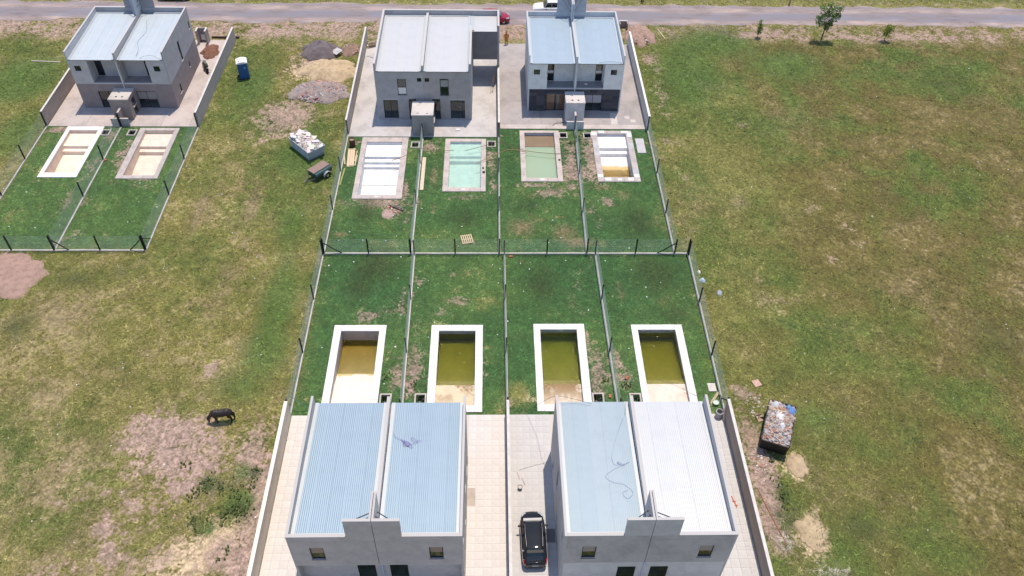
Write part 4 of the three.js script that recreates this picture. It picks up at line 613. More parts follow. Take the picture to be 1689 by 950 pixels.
{ // person walking towards the houses
  const t = thing('person', 'person in orange work clothes walking on the far driveway', 'person', 1.84, 0, -92.75, 0.1);
  const cloth = std([0.5, 0.2, 0.035], 0.9), dark = std([0.1, 0.05, 0.025], 0.9);
  const head = [[[0, 1.6, 0.02], [0, 1.66, 0.03], 0.085, 0.095], [[0, 1.55, 0.05], [0, 1.58, 0.05], 0.055, 0.06], [[0, 1.45, 0.0], [0, 1.56, 0.015], 0.052], [[0, 1.605, 0.115], [0, 1.585, 0.13], 0.014, 0.016], [[0.088, 1.61, 0.02], [0.092, 1.63, 0.015], 0.018], [[-0.088, 1.61, 0.02], [-0.092, 1.63, 0.015], 0.018]];
  const hand = (s, z) => { const o = [[[s * 0.29, 0.86, z], [s * 0.295, 0.79, z + 0.01], 0.03, 0.036]]; for (let i = 0; i < 4; i++) { const q = z - 0.028 + i * 0.019, l = [0.05, 0.06, 0.065, 0.055][i]; o.push([[s * 0.295, 0.77, q], [s * 0.29, 0.77 - l * 0.55, q + 0.004], 0.0095, 0.009], [[s * 0.29, 0.77 - l * 0.55, q + 0.004], [s * 0.275, 0.77 - l, q + 0.012], 0.009, 0.008]); } o.push([[s * 0.28, 0.82, z + 0.03], [s * 0.26, 0.78, z + 0.055], 0.012, 0.009], [[s * 0.26, 0.78, z + 0.055], [s * 0.25, 0.755, z + 0.06], 0.009, 0.008]); return o; };
  part('body', [body([[[0, 1.0, 0], [0, 1.36, 0], 0.13, 0.14], [[-0.15, 1.4, 0], [0.15, 1.4, 0], 0.075], [[0.08, 0.95, 0], [0.1, 0.5, 0.1], 0.1, 0.065], [[0.1, 0.5, 0.1], [0.1, 0.1, 0.02], 0.06, 0.042], [[-0.08, 0.95, 0], [-0.1, 0.52, 0.02], 0.1, 0.065], [[-0.1, 0.52, 0.02], [-0.1, 0.16, -0.22], 0.06, 0.042], [[0.19, 1.4, 0], [0.27, 1.13, -0.08], 0.055, 0.042], [[0.27, 1.13, -0.08], [0.29, 0.87, -0.02], 0.04, 0.03], [[-0.19, 1.4, 0], [-0.27, 1.13, 0.02], 0.055, 0.042], [[-0.27, 1.13, 0.02], [-0.29, 0.87, 0.12], 0.04, 0.03], [[0.1, 0.06, -0.02], [0.11, 0.045, 0.14], 0.045, 0.04], [[-0.1, 0.12, -0.24], [-0.1, 0.05, -0.1], 0.045, 0.04]], [-0.4, 0, -0.35], [0.4, 1.5, 0.3], 0.02, 0.04), body(head, [-0.14, 1.42, -0.12], [0.14, 1.78, 0.16], 0.0065, 0.02), body(hand(1, -0.02), [0.2, 0.66, -0.1], [0.36, 0.9, 0.08], 0.005, 0.008), body(hand(-1, 0.12), [-0.36, 0.66, 0.04], [-0.2, 0.9, 0.22], 0.005, 0.008)], M.skin, t);
  part('overalls', body([[[0, 1.0, 0], [0, 1.36, 0], 0.145, 0.155], [[-0.15, 1.4, 0], [0.15, 1.4, 0], 0.085], [[0.08, 0.95, 0], [0.1, 0.5, 0.1], 0.112, 0.08], [[0.1, 0.5, 0.1], [0.1, 0.14, 0.02], 0.078, 0.06], [[-0.08, 0.95, 0], [-0.1, 0.52, 0.02], 0.112, 0.08], [[-0.1, 0.52, 0.02], [-0.1, 0.2, -0.2], 0.078, 0.06], [[0.19, 1.4, 0], [0.27, 1.13, -0.08], 0.068, 0.055], [[0.27, 1.13, -0.08], [0.288, 0.93, -0.03], 0.054, 0.045], [[-0.19, 1.4, 0], [-0.27, 1.13, 0.02], 0.068, 0.055], [[-0.27, 1.13, 0.02], [-0.287, 0.93, 0.1], 0.054, 0.045]], [-0.4, 0.1, -0.35], [0.4, 1.52, 0.3], 0.02, 0.04), cloth, t);
  part('hair', body([[[0, 1.68, 0.005], [0, 1.66, -0.03], 0.1, 0.09]], [-0.13, 1.55, -0.14], [0.13, 1.8, 0.13], 0.012, 0.02), dark, t);
  part('shoe', [rbx(0.055, 0.155, 0, 0.09, -0.07, 0.19, 0.03), rbx(-0.15, -0.05, 0.02, 0.11, -0.29, -0.03, 0.03)], M.black, t);
}

// ---------------------------------------------------------------- vehicles (front towards -z of their own axes)
function loft(st, close = true) { // st: rings of equal length, each a list of points
  const n = st[0].length, pos = [], idx = []; for (const r of st) for (const p of r) pos.push(...p);
  for (let i = 0; i < st.length - 1; i++) for (let j = 0; j < n - 1; j++) { const a = i * n + j; idx.push(a, a + n, a + 1, a + 1, a + n, a + n + 1); }
  if (close) for (const i of [0, st.length - 1]) { const o = pos.length / 3, r = st[i], c = [0, 1, 2].map((k) => r.reduce((s, p) => s + p[k], 0) / n); pos.push(...c); for (let j = 0; j < n - 1; j++) i ? idx.push(o, i * n + j, i * n + j + 1) : idx.push(o, j + 1, j); }
  const g = new THREE.BufferGeometry(); g.setAttribute('position', new THREE.Float32BufferAttribute(pos, 3)); g.setIndex(idx); g.computeVertexNormals(); return g;
}
function smoothStations(tab, n) { const out = []; for (let i = 0; i <= n; i++) { const s = tab[0][0] + (tab[tab.length - 1][0] - tab[0][0]) * i / n; let k = 0; while (k < tab.length - 2 && s > tab[k + 1][0]) k++; const a = tab[k], b = tab[k + 1], t = (s - a[0]) / (b[0] - a[0]), e = t * t * (3 - 2 * t); out.push(a.map((v, j) => (j ? v + (b[j] - v) * (0.35 * e + 0.65 * t) : s))); } return out; }
function wheel(parent, x, z, r, w, rimMat) { const ty = new THREE.TorusGeometry(r - 0.09, 0.095, 10, 28); ty.rotateY(Math.PI / 2); ty.scale(w / 0.19, 1, 1); const m = part('wheel', ty, M.rubber, parent); m.position.set(x, r, z); const s = x > 0 ? 1 : -1, rim = [new THREE.CylinderGeometry(r - 0.1, r - 0.1, w * 0.7, 24).rotateZ(Math.PI / 2)]; for (let i = 0; i < 5; i++) { const q = bx(s * w * 0.35, s * w * 0.42, -0.03, 0.03, 0.04, r - 0.12); q.rotateX(i * Math.PI * 0.4); rim.push(q); } part('rim', rim, rimMat, m); }
function car(name, label, category, x, z, turn, o) {
  const t = thing(name, label, category, x, 0, z, turn), L = o.L / 2, HW = o.W / 2;
  // stations: z, half width, bottom, shoulder height
  const tab = o.tab || [[-L, HW * 0.45, 0.3, 0.55], [-L + 0.08, HW * 0.68, 0.22, 0.66], [-L + 0.35, HW * 0.9, 0.2, 0.78], [-L + 1.0, HW, 0.2, 0.9], [-L + 1.6, HW, 0.2, 0.94], [L - 1.3, HW, 0.2, 0.97], [L - 0.5, HW * 0.98, 0.22, 0.98], [L - 0.12, HW * 0.9, 0.28, 0.96], [L, HW * 0.76, 0.36, 0.86]];
  const ring = ([zz, w, b, s]) => { const half = [[w * 0.8, b], [w * 0.97, b + 0.1], [w, b + 0.28], [w * 0.985, s - 0.14], [w * 0.93, s - 0.03], [w * 0.84, s + 0.015], [w * 0.45, s + 0.045], [0, s + 0.055]]; return [...half.map(([a, c]) => [a, c, zz]), ...half.slice(0, -1).reverse().map(([a, c]) => [-a, c, zz]), [w * 0.8, b, zz]].map((p) => p); };
  const paint = o.paint;
  part('body', loft(smoothStations(tab, 36).map(ring)), paint, t);
  // glasshouse from the shoulder to the roof
  const [g0, r0, r1, g1] = o.cab, rh = o.H, gl = [[g0, HW * 0.86, HW * 0.8, 0.9, 0.0], [r0, HW * 0.88, HW * 0.66, 0.94, 1], [(r0 + r1) / 2, HW * 0.89, HW * 0.67, 0.95, 1.06], [r1, HW * 0.86, HW * 0.62, 0.96, 1], [g1, HW * 0.78, HW * 0.7, 0.95, 0.0]];
  const gr = smoothStations(gl, 24).map(([zz, wb, wr, y0, k]) => { const y1 = y0 + 0.05 + Math.max(0, rh - y0 - 0.06) * k; return [[wb, y0, zz], [wb * 0.4 + wr * 0.6, y0 + (y1 - y0) * 0.55, zz], [wr, y1 - 0.03 * k, zz], [wr * 0.8, y1, zz], [0, y1 + 0.02, zz], [-wr * 0.8, y1, zz], [-wr, y1 - 0.03 * k, zz], [-(wb * 0.4 + wr * 0.6), y0 + (y1 - y0) * 0.55, zz], [-wb, y0, zz]]; });
  part('window', loft(gr), o.glass || M.carGlass, t);
  const roofRings = gr.filter((r) => r[0][2] > r0 - 0.02 && r[0][2] < r1 + 0.05).map((r) => r.slice(2, 7).map(([a, b, c]) => [a * 1.02, b + 0.012, c]));
  part('roof', loft(roofRings, false), paint, t);
  for (const s of [-1, 1]) {
    const pick = (zz) => gr.reduce((b, r) => (Math.abs(r[0][2] - zz) < Math.abs(b[0][2] - zz) ? r : b)), at = (zz, j) => { const p = pick(zz)[j]; return [s * Math.abs(p[0]) * 1.012, p[1] + 0.006, p[2]]; };
    part('pillar', [bar(at(g0 + 0.12, 0), at(r0 + 0.03, 2), 0.06, 0.05), bar(at((r0 + r1) / 2 - 0.1, 0), at((r0 + r1) / 2 - 0.1, 2), 0.07, 0.03), bar(at(g1 - 0.05, 0), at(r1, 2), 0.1, 0.06)], paint, t);
    if (o.rails) part('roof_rail', tube([at(r0 + 0.1, 2), at((r0 + r1) / 2, 2), at(r1 - 0.05, 2)].map(([a, b, c]) => [a, b + 0.04, c]), 0.018, 16), M.chrome, t);
    part('mirror', rbx(s > 0 ? HW - 0.02 : -HW - 0.17, s > 0 ? HW + 0.17 : -HW + 0.02, 0.9, 1.02, g0 + 0.42, g0 + 0.54, 0.03), o.trim || M.black, t);
    part('headlight', body([[[s * HW * 0.6, 0.68, -L + 0.2], [s * HW * 0.8, 0.74, -L + 0.42], 0.12, 0.08]], [s > 0 ? HW * 0.4 : -HW * 1.1, 0.5, -L], [s > 0 ? HW * 1.1 : -HW * 0.4, 0.9, -L + 0.6], 0.025, 0.02), M.lens, t);
    part('tail_light', body([[[s * HW * 0.76, 0.78, L - 0.09], [s * HW * 0.88, 0.9, L - 0.3], 0.085, 0.06]], [s > 0 ? HW * 0.5 : -HW * 1.15, 0.6, L - 0.5], [s > 0 ? HW * 1.15 : -HW * 0.5, 1.1, L + 0.1], 0.025, 0.02), M.redLens, t);
    for (const zz of [-L + 0.78, L - 0.72]) wheel(t, s * (HW - 0.13), zz, 0.31, 0.2, M.chrome);
  }
  part('number_plate', rbx(-0.2, 0.2, 0.56, 0.67, L - 0.03, L + 0.012, 0.005), std([0.5, 0.5, 0.5], 0.5), t);
  part('bumper', rbx(-HW * 0.8, HW * 0.8, 0.3, 0.46, L - 0.16, L + 0.02, 0.05), o.trim || paint, t);
  return t;
}
Object.assign(M, {
  carGlass: new THREE.MeshPhysicalMaterial({ color: C(0.012, 0.014, 0.016), roughness: 0.06, metalness: 0, clearcoat: 1, clearcoatRoughness: 0.03 }),
  chrome: std([0.55, 0.55, 0.56], 0.25, { metalness: 0.9 }), lens: std([0.6, 0.62, 0.64], 0.12, { metalness: 0.4 }), redLens: std([0.5, 0.012, 0.025], 0.2),
});
const paintOf = (c) => new THREE.MeshPhysicalMaterial({ color: C(...c), roughness: 0.6, metalness: 0, specularIntensity: 0.15, clearcoat: 1, clearcoatRoughness: 0.04 });
{
  const k = car('parked_car', 'black hatchback car with a white windscreen shade parked on the near driveway', 'car', 2.78, -26.95, 0.03, { L: 3.95, W: 1.68, H: 1.48, cab: [-1.2, -0.72, 1.12, 1.78], paint: paintOf([0.008, 0.009, 0.012]), rails: true });
  const sh = rbx(-0.62, 0.62, 0, 0.012, -0.15, 0.15, 0.005, 1); sh.rotateX(0.62); sh.translate(0, 1.1, -1.04); part('sunshade', sh, std([0.75, 0.75, 0.74], 0.6), k);
  part('wiper', bar([-0.3, 1.03, 1.79], [0.25, 1.05, 1.79], 0.02), M.black, k); part('spoiler', rbx(-0.55, 0.55, 1.44, 1.475, 1.28, 1.5, 0.015), M.black, k); part('fuel_cap', rbx(-0.79, -0.74, 0.88, 1.0, 1.0, 1.12, 0.02), M.chrome, k);
  car('parked_car', 'red hatchback car on the road, half hidden behind the white roof', 'car', 0.35, -98.6, -Math.PI / 2, { L: 4.0, W: 1.7, H: 1.45, cab: [-0.98, -0.35, 1.3, 1.85], paint: paintOf([0.3, 0.012, 0.04]) });
  car('parked_car', 'dark sedan on the road behind the leftmost house, cut by the top edge', 'car', -41.3, -104.1, -Math.PI / 2, { L: 4.2, W: 1.72, H: 1.43, cab: [-1.0, -0.35, 0.9, 1.6], paint: paintOf([0.02, 0.014, 0.02]) });
  const wp = paintOf([0.72, 0.73, 0.74]);
  const tk = car('pickup_truck', 'white pickup truck on the road behind the white far house', 'truck', 7.9, -100.9, Math.PI / 2, { L: 5.1, W: 1.8, H: 1.72, cab: [-1.35, -0.75, 0.6, 0.85], paint: wp, tab: [[-2.55, 0.62, 0.35, 0.7], [-2.45, 0.78, 0.28, 0.9], [-2.1, 0.88, 0.26, 1.0], [-1.3, 0.9, 0.26, 1.08], [0.9, 0.9, 0.26, 1.1], [2.35, 0.89, 0.3, 1.08], [2.55, 0.82, 0.4, 1.0]] });
  part('cargo_bed', [bx(-0.8, 0.8, 1.08, 1.22, 2.38, 2.46), bx(-0.82, -0.74, 1.08, 1.22, 0.95, 2.38), bx(0.74, 0.82, 1.08, 1.22, 0.95, 2.38)], wp, tk);
}
{ // motorcycle leaning on its stand
  const t = thing('motorcycle', 'dark motorcycle parked on the paving beside the leftmost house', 'motorcycle', -33.25, 0, -86.4, 0.5); t.rotation.z = -0.2; t.scale.setScalar(1.12);
  const g = std([0.14, 0.18, 0.15], 0.35);
  for (const z of [-0.68, 0.66]) { const ty = new THREE.TorusGeometry(0.26, 0.075, 8, 24); ty.rotateY(Math.PI / 2); ty.translate(0, 0.31, z); const w = part('wheel', ty, M.rubber, t), sp = [new THREE.CylinderGeometry(0.07, 0.07, 0.1, 10).rotateZ(Math.PI / 2).translate(0, 0.31, z)]; for (let i = 0; i < 8; i++) { const a = i * Math.PI / 4; sp.push(rod([0, 0.31, z], [0, 0.31 + 0.25 * Math.sin(a), z + 0.25 * Math.cos(a)], 0.008)); } part('rim', sp, M.chrome, w); }
  part('frame', [rod([0, 0.85, -0.38], [0, 0.45, 0.1], 0.035), rod([0, 0.85, -0.36], [0, 0.78, 0.55], 0.03), rod([0, 0.45, 0.1], [0, 0.31, 0.66], 0.035), rod([0.1, 0.31, -0.68], [0.08, 0.92, -0.4], 0.028), rod([-0.1, 0.31, -0.68], [-0.08, 0.92, -0.4], 0.028)], M.steel, t);
  part('tank', body([[[0, 0.86, -0.25], [0, 0.84, 0.1], 0.18, 0.13]], [-0.25, 0.6, -0.5], [0.25, 1.1, 0.3], 0.03, 0.03), g, t); part('seat', rbx(-0.16, 0.16, 0.78, 0.9, 0.06, 0.7, 0.05), M.black, t);
  part('engine', [rbx(-0.22, 0.22, 0.28, 0.66, -0.22, 0.24, 0.06), rod([0.17, 0.32, 0.0], [0.18, 0.4, 0.75], 0.045)], M.steel, t); part('handlebar', tube([[-0.36, 1.02, -0.3], [-0.1, 0.98, -0.4], [0.1, 0.98, -0.4], [0.36, 1.02, -0.3]], 0.018, 16), M.chrome, t);
  part('headlight', new THREE.SphereGeometry(0.09, 12, 8).translate(0, 0.86, -0.52), M.lens, t); part('mudguard', [bx(-0.06, 0.06, 0.62, 0.65, -0.85, -0.5), bx(-0.07, 0.07, 0.68, 0.71, 0.5, 0.95)], g, t); part('side_stand', rod([-0.08, 0.3, 0.1], [-0.24, 0.0, 0.15], 0.015), M.steel, t);
}
{ // portable toilet
  const t = thing('portable_toilet', 'blue portable toilet with a white roof standing on the grass', 'toilet', -28.4, 0, -85.05, 0.28), b = std([0.022, 0.1, 0.27], 0.45), b2 = std([0.028, 0.12, 0.31], 0.45);
  part('base', rbx(-0.58, 0.58, 0, 0.1, -0.6, 0.6, 0.03), M.black, t); part('wall', [rbx(-0.54, 0.54, 0.1, 2.02, -0.56, 0.54, 0.05), ...[-0.36, -0.12, 0.12, 0.36].map((x) => rbx(x - 0.05, x + 0.05, 0.2, 1.9, 0.54, 0.555, 0.006, 1))], b, t);
  const dr = part('door', [rbx(-0.575, -0.545, 0.15, 1.95, -0.42, 0.42, 0.01)], b2, t); part('handle', rbx(-0.6, -0.575, 0.95, 1.15, 0.24, 0.32, 0.01), M.white, dr); part('sign', rbx(0.1, 0.34, 1.35, 1.6, 0.556, 0.562, 0.002, 1), std([0.12, 0.27, 0.42], 0.6), t);
  const rf = new THREE.CylinderGeometry(0.9, 0.9, 1.18, 24, 1, false, -0.7, 1.4); rf.rotateX(-Math.PI / 2); const roof = new THREE.Shape(); roof.moveTo(-0.6, 0); roof.lineTo(-0.6, 0.07); roof.absarc(0, -1.03, 1.25, Math.PI / 2 + 0.49, Math.PI / 2 - 0.49, true); roof.lineTo(0.6, 0); const rg = new THREE.ExtrudeGeometry(roof, { depth: 1.16, bevelEnabled: true, bevelSize: 0.02, bevelThickness: 0.02, bevelSegments: 2 }); rg.translate(0, 2.0, -0.59); void rf;
  part('roof', rg, std([0.78, 0.79, 0.8], 0.5), t); part('vent_pipe', rod([-0.3, 1.9, 0.35], [-0.3, 2.32, 0.35], 0.05), M.steel, t); part('cable_box', rbx(-0.75, -0.58, 0.35, 0.6, 0.3, 0.5, 0.03), M.black, t);
}
{ // small trailer with a plywood cover; drawbar towards -x of its own axes
  const t = thing('utility_trailer', 'small dark green trailer with a brown board cover, standing beside the rubble skip', 'trailer', -17.1, 0, -66.75, 0.86), gr = std([0.022, 0.05, 0.05], 0.4), gr2 = std([0.11, 0.19, 0.19], 0.4);
  part('body', [rbx(-1.0, 1.0, 0.42, 0.98, -0.62, 0.62, 0.03)], gr, t); part('side_panel', [rbx(-0.98, 0.98, 0.74, 0.97, 0.6, 0.635, 0.01), rbx(-0.98, 0.98, 0.74, 0.97, -0.635, -0.6, 0.01)], gr2, t);
  part('cover_board', rbx(-1.02, 1.02, 0.985, 1.01, -0.66, 0.32, 0.006, 1), std([0.29, 0.2, 0.17], 0.9, { map: rep(TX.plaster, 1.2) }), t); part('side_rail', bx(-1.01, 1.01, 0.97, 1.0, 0.56, 0.63), gr2, t); part('tail_board', bx(1.02, 1.05, 0.45, 1.0, -0.6, 0.6), M.chrome, t);
  for (const s of [-1, 1]) { wheel(t, 0, 0, 0.32, 0.2, M.chrome); const w = t.children[t.children.length - 1]; w.position.set(0.25, 0.32, s * 0.78); w.rotation.y = s > 0 ? -Math.PI / 2 : Math.PI / 2; const f = new THREE.CylinderGeometry(0.43, 0.43, 0.24, 20, 1, true, -Math.PI / 2.1 + Math.PI / 2, Math.PI / 1.05); f.rotateX(Math.PI / 2); const fg = new THREE.TorusGeometry(0.42, 0.03, 6, 20, Math.PI); fg.scale(1, 1, 4.4); fg.translate(0.25, 0.34, s * 0.79); part('mudguard', fg, std([0.3, 0.34, 0.35], 0.4), t); void f; }
  part('drawbar', [bar([-1.0, 0.45, 0.5], [-1.95, 0.45, 0.0], 0.06), bar([-1.0, 0.45, -0.5], [-1.95, 0.45, 0.0], 0.06), rod([-1.9, 0.45, 0], [-2.15, 0.42, 0], 0.045), rod([-1.75, 0.5, 0], [-1.75, 0.0, 0], 0.03)], M.steel, t);
}

// ---------------------------------------------------------------- heaps, skips and rubble
function moundGeo(rx, rz, h, rough, seg = 40, sx = rnd() * 50, flat = 1) { // an uneven heap on an oval
  const pos = [], idx = [], rings = Math.round(seg / 2);
  for (let i = 0; i <= rings; i++) for (let j = 0; j <= seg; j++) { const a = (j % seg) / seg * Math.PI * 2, q = i / rings, e = 0.55 + 0.9 * fbm(Math.cos(a) * 2.6 + sx, Math.sin(a) * 2.6 + sx, 4), x = Math.cos(a) * q * rx * e, z = Math.sin(a) * q * rz * e, y = h * Math.pow(Math.max(0, 1 - q * q), flat) * (0.65 + 0.7 * fbm(x * 0.9 + sx, z * 0.9, 3)) + (q < 0.98 ? rough * 1.3 * (fbm(x * 4 + sx, z * 4, 3) - 0.35) * (1 - q * q * 0.6) : -0.05); pos.push(x, Math.max(q >= 0.98 ? -0.05 : 0.0, y) + (q < 0.98 ? 0.006 : 0), z); }
  for (let i = 0; i < rings; i++) for (let j = 0; j < seg; j++) { const a = i * (seg + 1) + j, b = a + seg + 1; idx.push(a, a + 1, b, a + 1, b + 1, b); }
  const g = new THREE.BufferGeometry(); g.setAttribute('position', new THREE.Float32BufferAttribute(pos, 3)); g.setIndex(idx); g.computeVertexNormals(); return g;
}
const vary = (c, v) => c.map((k) => k * (1 + rr(-v, v)));
// loose pieces strewn over an oval, joined by colour
function chunks(parent, n, rx, rz, y, s0, s1, colors, name = 'rubble', flatness = 0.5) {
  const by = colors.map(() => []);
  for (let i = 0; i < n; i++) { const a = rr(0, 6.283), q = Math.sqrt(rnd()), x = Math.cos(a) * q * rx, z = Math.sin(a) * q * rz, s = rr(s0, s1), g = new THREE.BoxGeometry(s, s * rr(0.25, flatness), s * rr(0.4, 1)); const p = g.attributes.position; void p; g.rotateX(rr(-0.6, 0.6)); g.rotateZ(rr(-0.6, 0.6)); g.rotateY(rr(0, 6.28)); g.translate(x, (typeof y === 'function' ? y(x, z) : y) + s * 0.12, z); by[(rnd() * colors.length) | 0].push(g); }
  by.forEach((gs, i) => { if (gs.length) { const m = part(name, gs, std(colors[i], 0.9), parent); m.userData.kind = 'stuff'; } });
}
const soil = (c) => std(c, 0.97, { map: rep(TX.soil, 2.4), bumpMap: rep(BUMP, 1.4), bumpScale: 0.04 });
const RUB = [[0.42, 0.37, 0.35], [0.5, 0.47, 0.45], [0.42, 0.22, 0.16], [0.33, 0.3, 0.3], [0.46, 0.34, 0.28], [0.36, 0.28, 0.25]];
{
  let t = thing('sand_heap', 'large pale yellow sand heap beside the boundary wall', 'sand', -18.9, 0, -86.6); part('sand', moundGeo(3.3, 2.6, 0.85, 0.14, 64), soil([0.6, 0.46, 0.29]), t); chunks(t, 14, 2.4, 1.6, 0.4, 0.05, 0.14, [[0.2, 0.16, 0.1]], 'clod');
  t = thing('gravel_heap', 'dark grey gravel heap behind the sand heap', 'gravel', -20.5, 0, -90.75); part('gravel', moundGeo(2.35, 2.0, 1.25, 0.12, 56), soil([0.21, 0.175, 0.18]), t);
  t = thing('board', 'pale grey board lying tilted on the dark gravel heap', 'board', -18.7, 0.5, -90.3, -0.72); { const g = rbx(-0.82, 0.82, -0.02, 0.02, -0.52, 0.52, 0.008, 1); g.rotateX(0.16); part('sheet', g, concrete([0.52, 0.51, 0.5], 2), t); part('prop', bx(-0.5, 0.5, -0.45, -0.06, -0.12, 0.1), M.brick, t); }
  t = thing('rubble_heap', 'brown rubble heap between the gravel heap and the boundary wall', 'rubble', -17.05, 0, -91.2); part('soil', moundGeo(1.35, 1.5, 0.35, 0.2), soil([0.3, 0.2, 0.15]), t); chunks(t, 260, 1.2, 1.3, (x, z) => 0.3 * (1 - (x * x + z * z) / 2.6), 0.07, 0.22, [[0.36, 0.24, 0.19], [0.25, 0.18, 0.14], [0.45, 0.33, 0.27]]);
  t = thing('rubble_heap', 'wide heap of broken brick and concrete in front of the sand heap', 'rubble', -19.35, 0, -81.95); part('soil', moundGeo(3.3, 2.3, 0.7, 0.28, 64), soil([0.36, 0.3, 0.28]), t); chunks(t, 1200, 3.1, 2.2, (x, z) => 0.62 * Math.max(0, 1 - (x * x / 9.6 + z * z / 5)), 0.08, 0.34, [...RUB, [0.4, 0.16, 0.12], [0.3, 0.3, 0.34], [0.45, 0.36, 0.34]]);
  chunks(t, 26, 2.8, 0.9, 0.15, 0.18, 0.4, [[0.74, 0.73, 0.71]], 'plaster_lump');
  t = thing('dirt_mound', 'reddish dirt mound on the paving beside the leftmost house', 'dirt', -33.65, 0.05, -90.5); part('soil', moundGeo(1.05, 1.6, 0.55, 0.2), soil([0.26, 0.125, 0.082]), t); chunks(t, 160, 0.95, 1.4, (x, z) => 0.45 * Math.max(0, 1 - (x * x + z * z / 2) / 1.1), 0.06, 0.18, [[0.33, 0.17, 0.12], [0.2, 0.1, 0.07]], 'clod');
  t = thing('dirt_mound', 'pinkish dirt mound behind the boundary wall of the white house', 'dirt', 18.55, 0, -95.1); part('soil', moundGeo(1.75, 2.7, 0.8, 0.22), soil([0.43, 0.29, 0.23]), t); chunks(t, 260, 1.6, 2.4, (x, z) => 0.6 * Math.max(0, 1 - (x * x / 3 + z * z / 7)), 0.07, 0.24, [[0.48, 0.34, 0.28], [0.3, 0.2, 0.15], [0.55, 0.44, 0.38]], 'clod');
  t = thing('dirt_mound', 'low pinkish dirt mound cut by the left edge', 'dirt', -43.6, 0, -52.2); part('soil', moundGeo(4.1, 3.6, 0.35, 0.1, 56), soil([0.42, 0.28, 0.225]), t); chunks(t, 110, 3.9, 3.4, (x, z) => 0.3 * Math.max(0, 1 - (x * x / 16 + z * z / 13)), 0.05, 0.14, [[0.35, 0.23, 0.18]], 'clod');
  t = thing('sand_heap', 'small pale sand heap just below the skip on the right', 'sand', 22.25, 0, -32.8); part('sand', moundGeo(0.78, 1.0, 0.28, 0.08), soil([0.58, 0.44, 0.28]), t);
  t = thing('sand_heap', 'oval sand heap on the grass at the lower right', 'sand', 21.9, 0, -27.4); part('sand', moundGeo(1.0, 1.4, 0.34, 0.1), soil([0.58, 0.45, 0.28]), t);
  { const gs = []; for (let i = 0; i < 70; i++) { const a = rr(0, 6.28), q = Math.sqrt(rnd()) * 0.85, l = rr(0.12, 0.3), g = bar([0, 0, 0], [rr(-0.15, 0.15), l, rr(-0.15, 0.15)], 0.025, 0.008); g.translate(0.15 + Math.cos(a) * q * 0.75, 0.15, 0.1 + Math.sin(a) * q * 1.1); gs.push(g); } const m = part('weed', gs, std([0.1, 0.12, 0.035], 0.9), t); m.userData.kind = 'stuff'; }
}
function skip(label, x, z, turn, L, W, H, mat, piece) { // tapered open container, long axis along its own x, heaped with rubble
  const t = thing('rubble_skip', label, 'skip', x, 0, z, turn), l = L / 2, w = W / 2, tp = 0.22, b = 0.1;
  const P = (sx, sz, top) => [sx * (l - (top ? 0 : tp)), top ? H : b, sz * (w - (top ? 0 : 0.06))];
  const quad = (a, b_, c, d, th) => { const g = new THREE.BufferGeometry(), n = new THREE.Vector3().subVectors(new THREE.Vector3(...b_), new THREE.Vector3(...a)).cross(new THREE.Vector3().subVectors(new THREE.Vector3(...d), new THREE.Vector3(...a))).normalize().multiplyScalar(th), q = [a, b_, c, d].map((v) => new THREE.Vector3(...v)), r = q.map((v) => v.clone().add(n)); const v = [...q, ...r].flatMap((k) => k.toArray()); g.setAttribute('position', new THREE.Float32BufferAttribute(v, 3)); g.setIndex([0, 1, 2, 0, 2, 3, 4, 6, 5, 4, 7, 6, 0, 5, 1, 0, 4, 5, 1, 6, 2, 1, 5, 6, 2, 7, 3, 2, 6, 7, 3, 4, 0, 3, 7, 4]); const o = g.toNonIndexed(); o.computeVertexNormals(); return o; };
  part('side', [quad(P(-1, 1, 0), P(1, 1, 0), P(1, 1, 1), P(-1, 1, 1), 0.03), quad(P(1, -1, 0), P(-1, -1, 0), P(-1, -1, 1), P(1, -1, 1), 0.03), quad(P(1, 1, 0), P(1, -1, 0), P(1, -1, 1), P(1, 1, 1), 0.03), quad(P(-1, -1, 0), P(-1, 1, 0), P(-1, 1, 1), P(-1, -1, 1), 0.03), bx(-l + tp, l - tp, 0.02, b, -w + 0.08, w - 0.08)], mat, t);
  part('rim', [bar([-l, H, w + 0.03], [l, H, w + 0.03], 0.07), bar([-l, H, -w - 0.03], [l, H, -w - 0.03], 0.07), bar([l + 0.03, H, -w], [l + 0.03, H, w], 0.07), bar([-l - 0.03, H, -w], [-l - 0.03, H, w], 0.07), ...[-0.5, 0, 0.5].flatMap((k) => [bar([k * L * 0.6, b, w - 0.02], [k * L * 0.6, H, w + 0.045], 0.06), bar([k * L * 0.6, b, -w + 0.02], [k * L * 0.6, H, -w - 0.045], 0.06)])], mat, t);
  piece(t, l, w, H); return t;
}
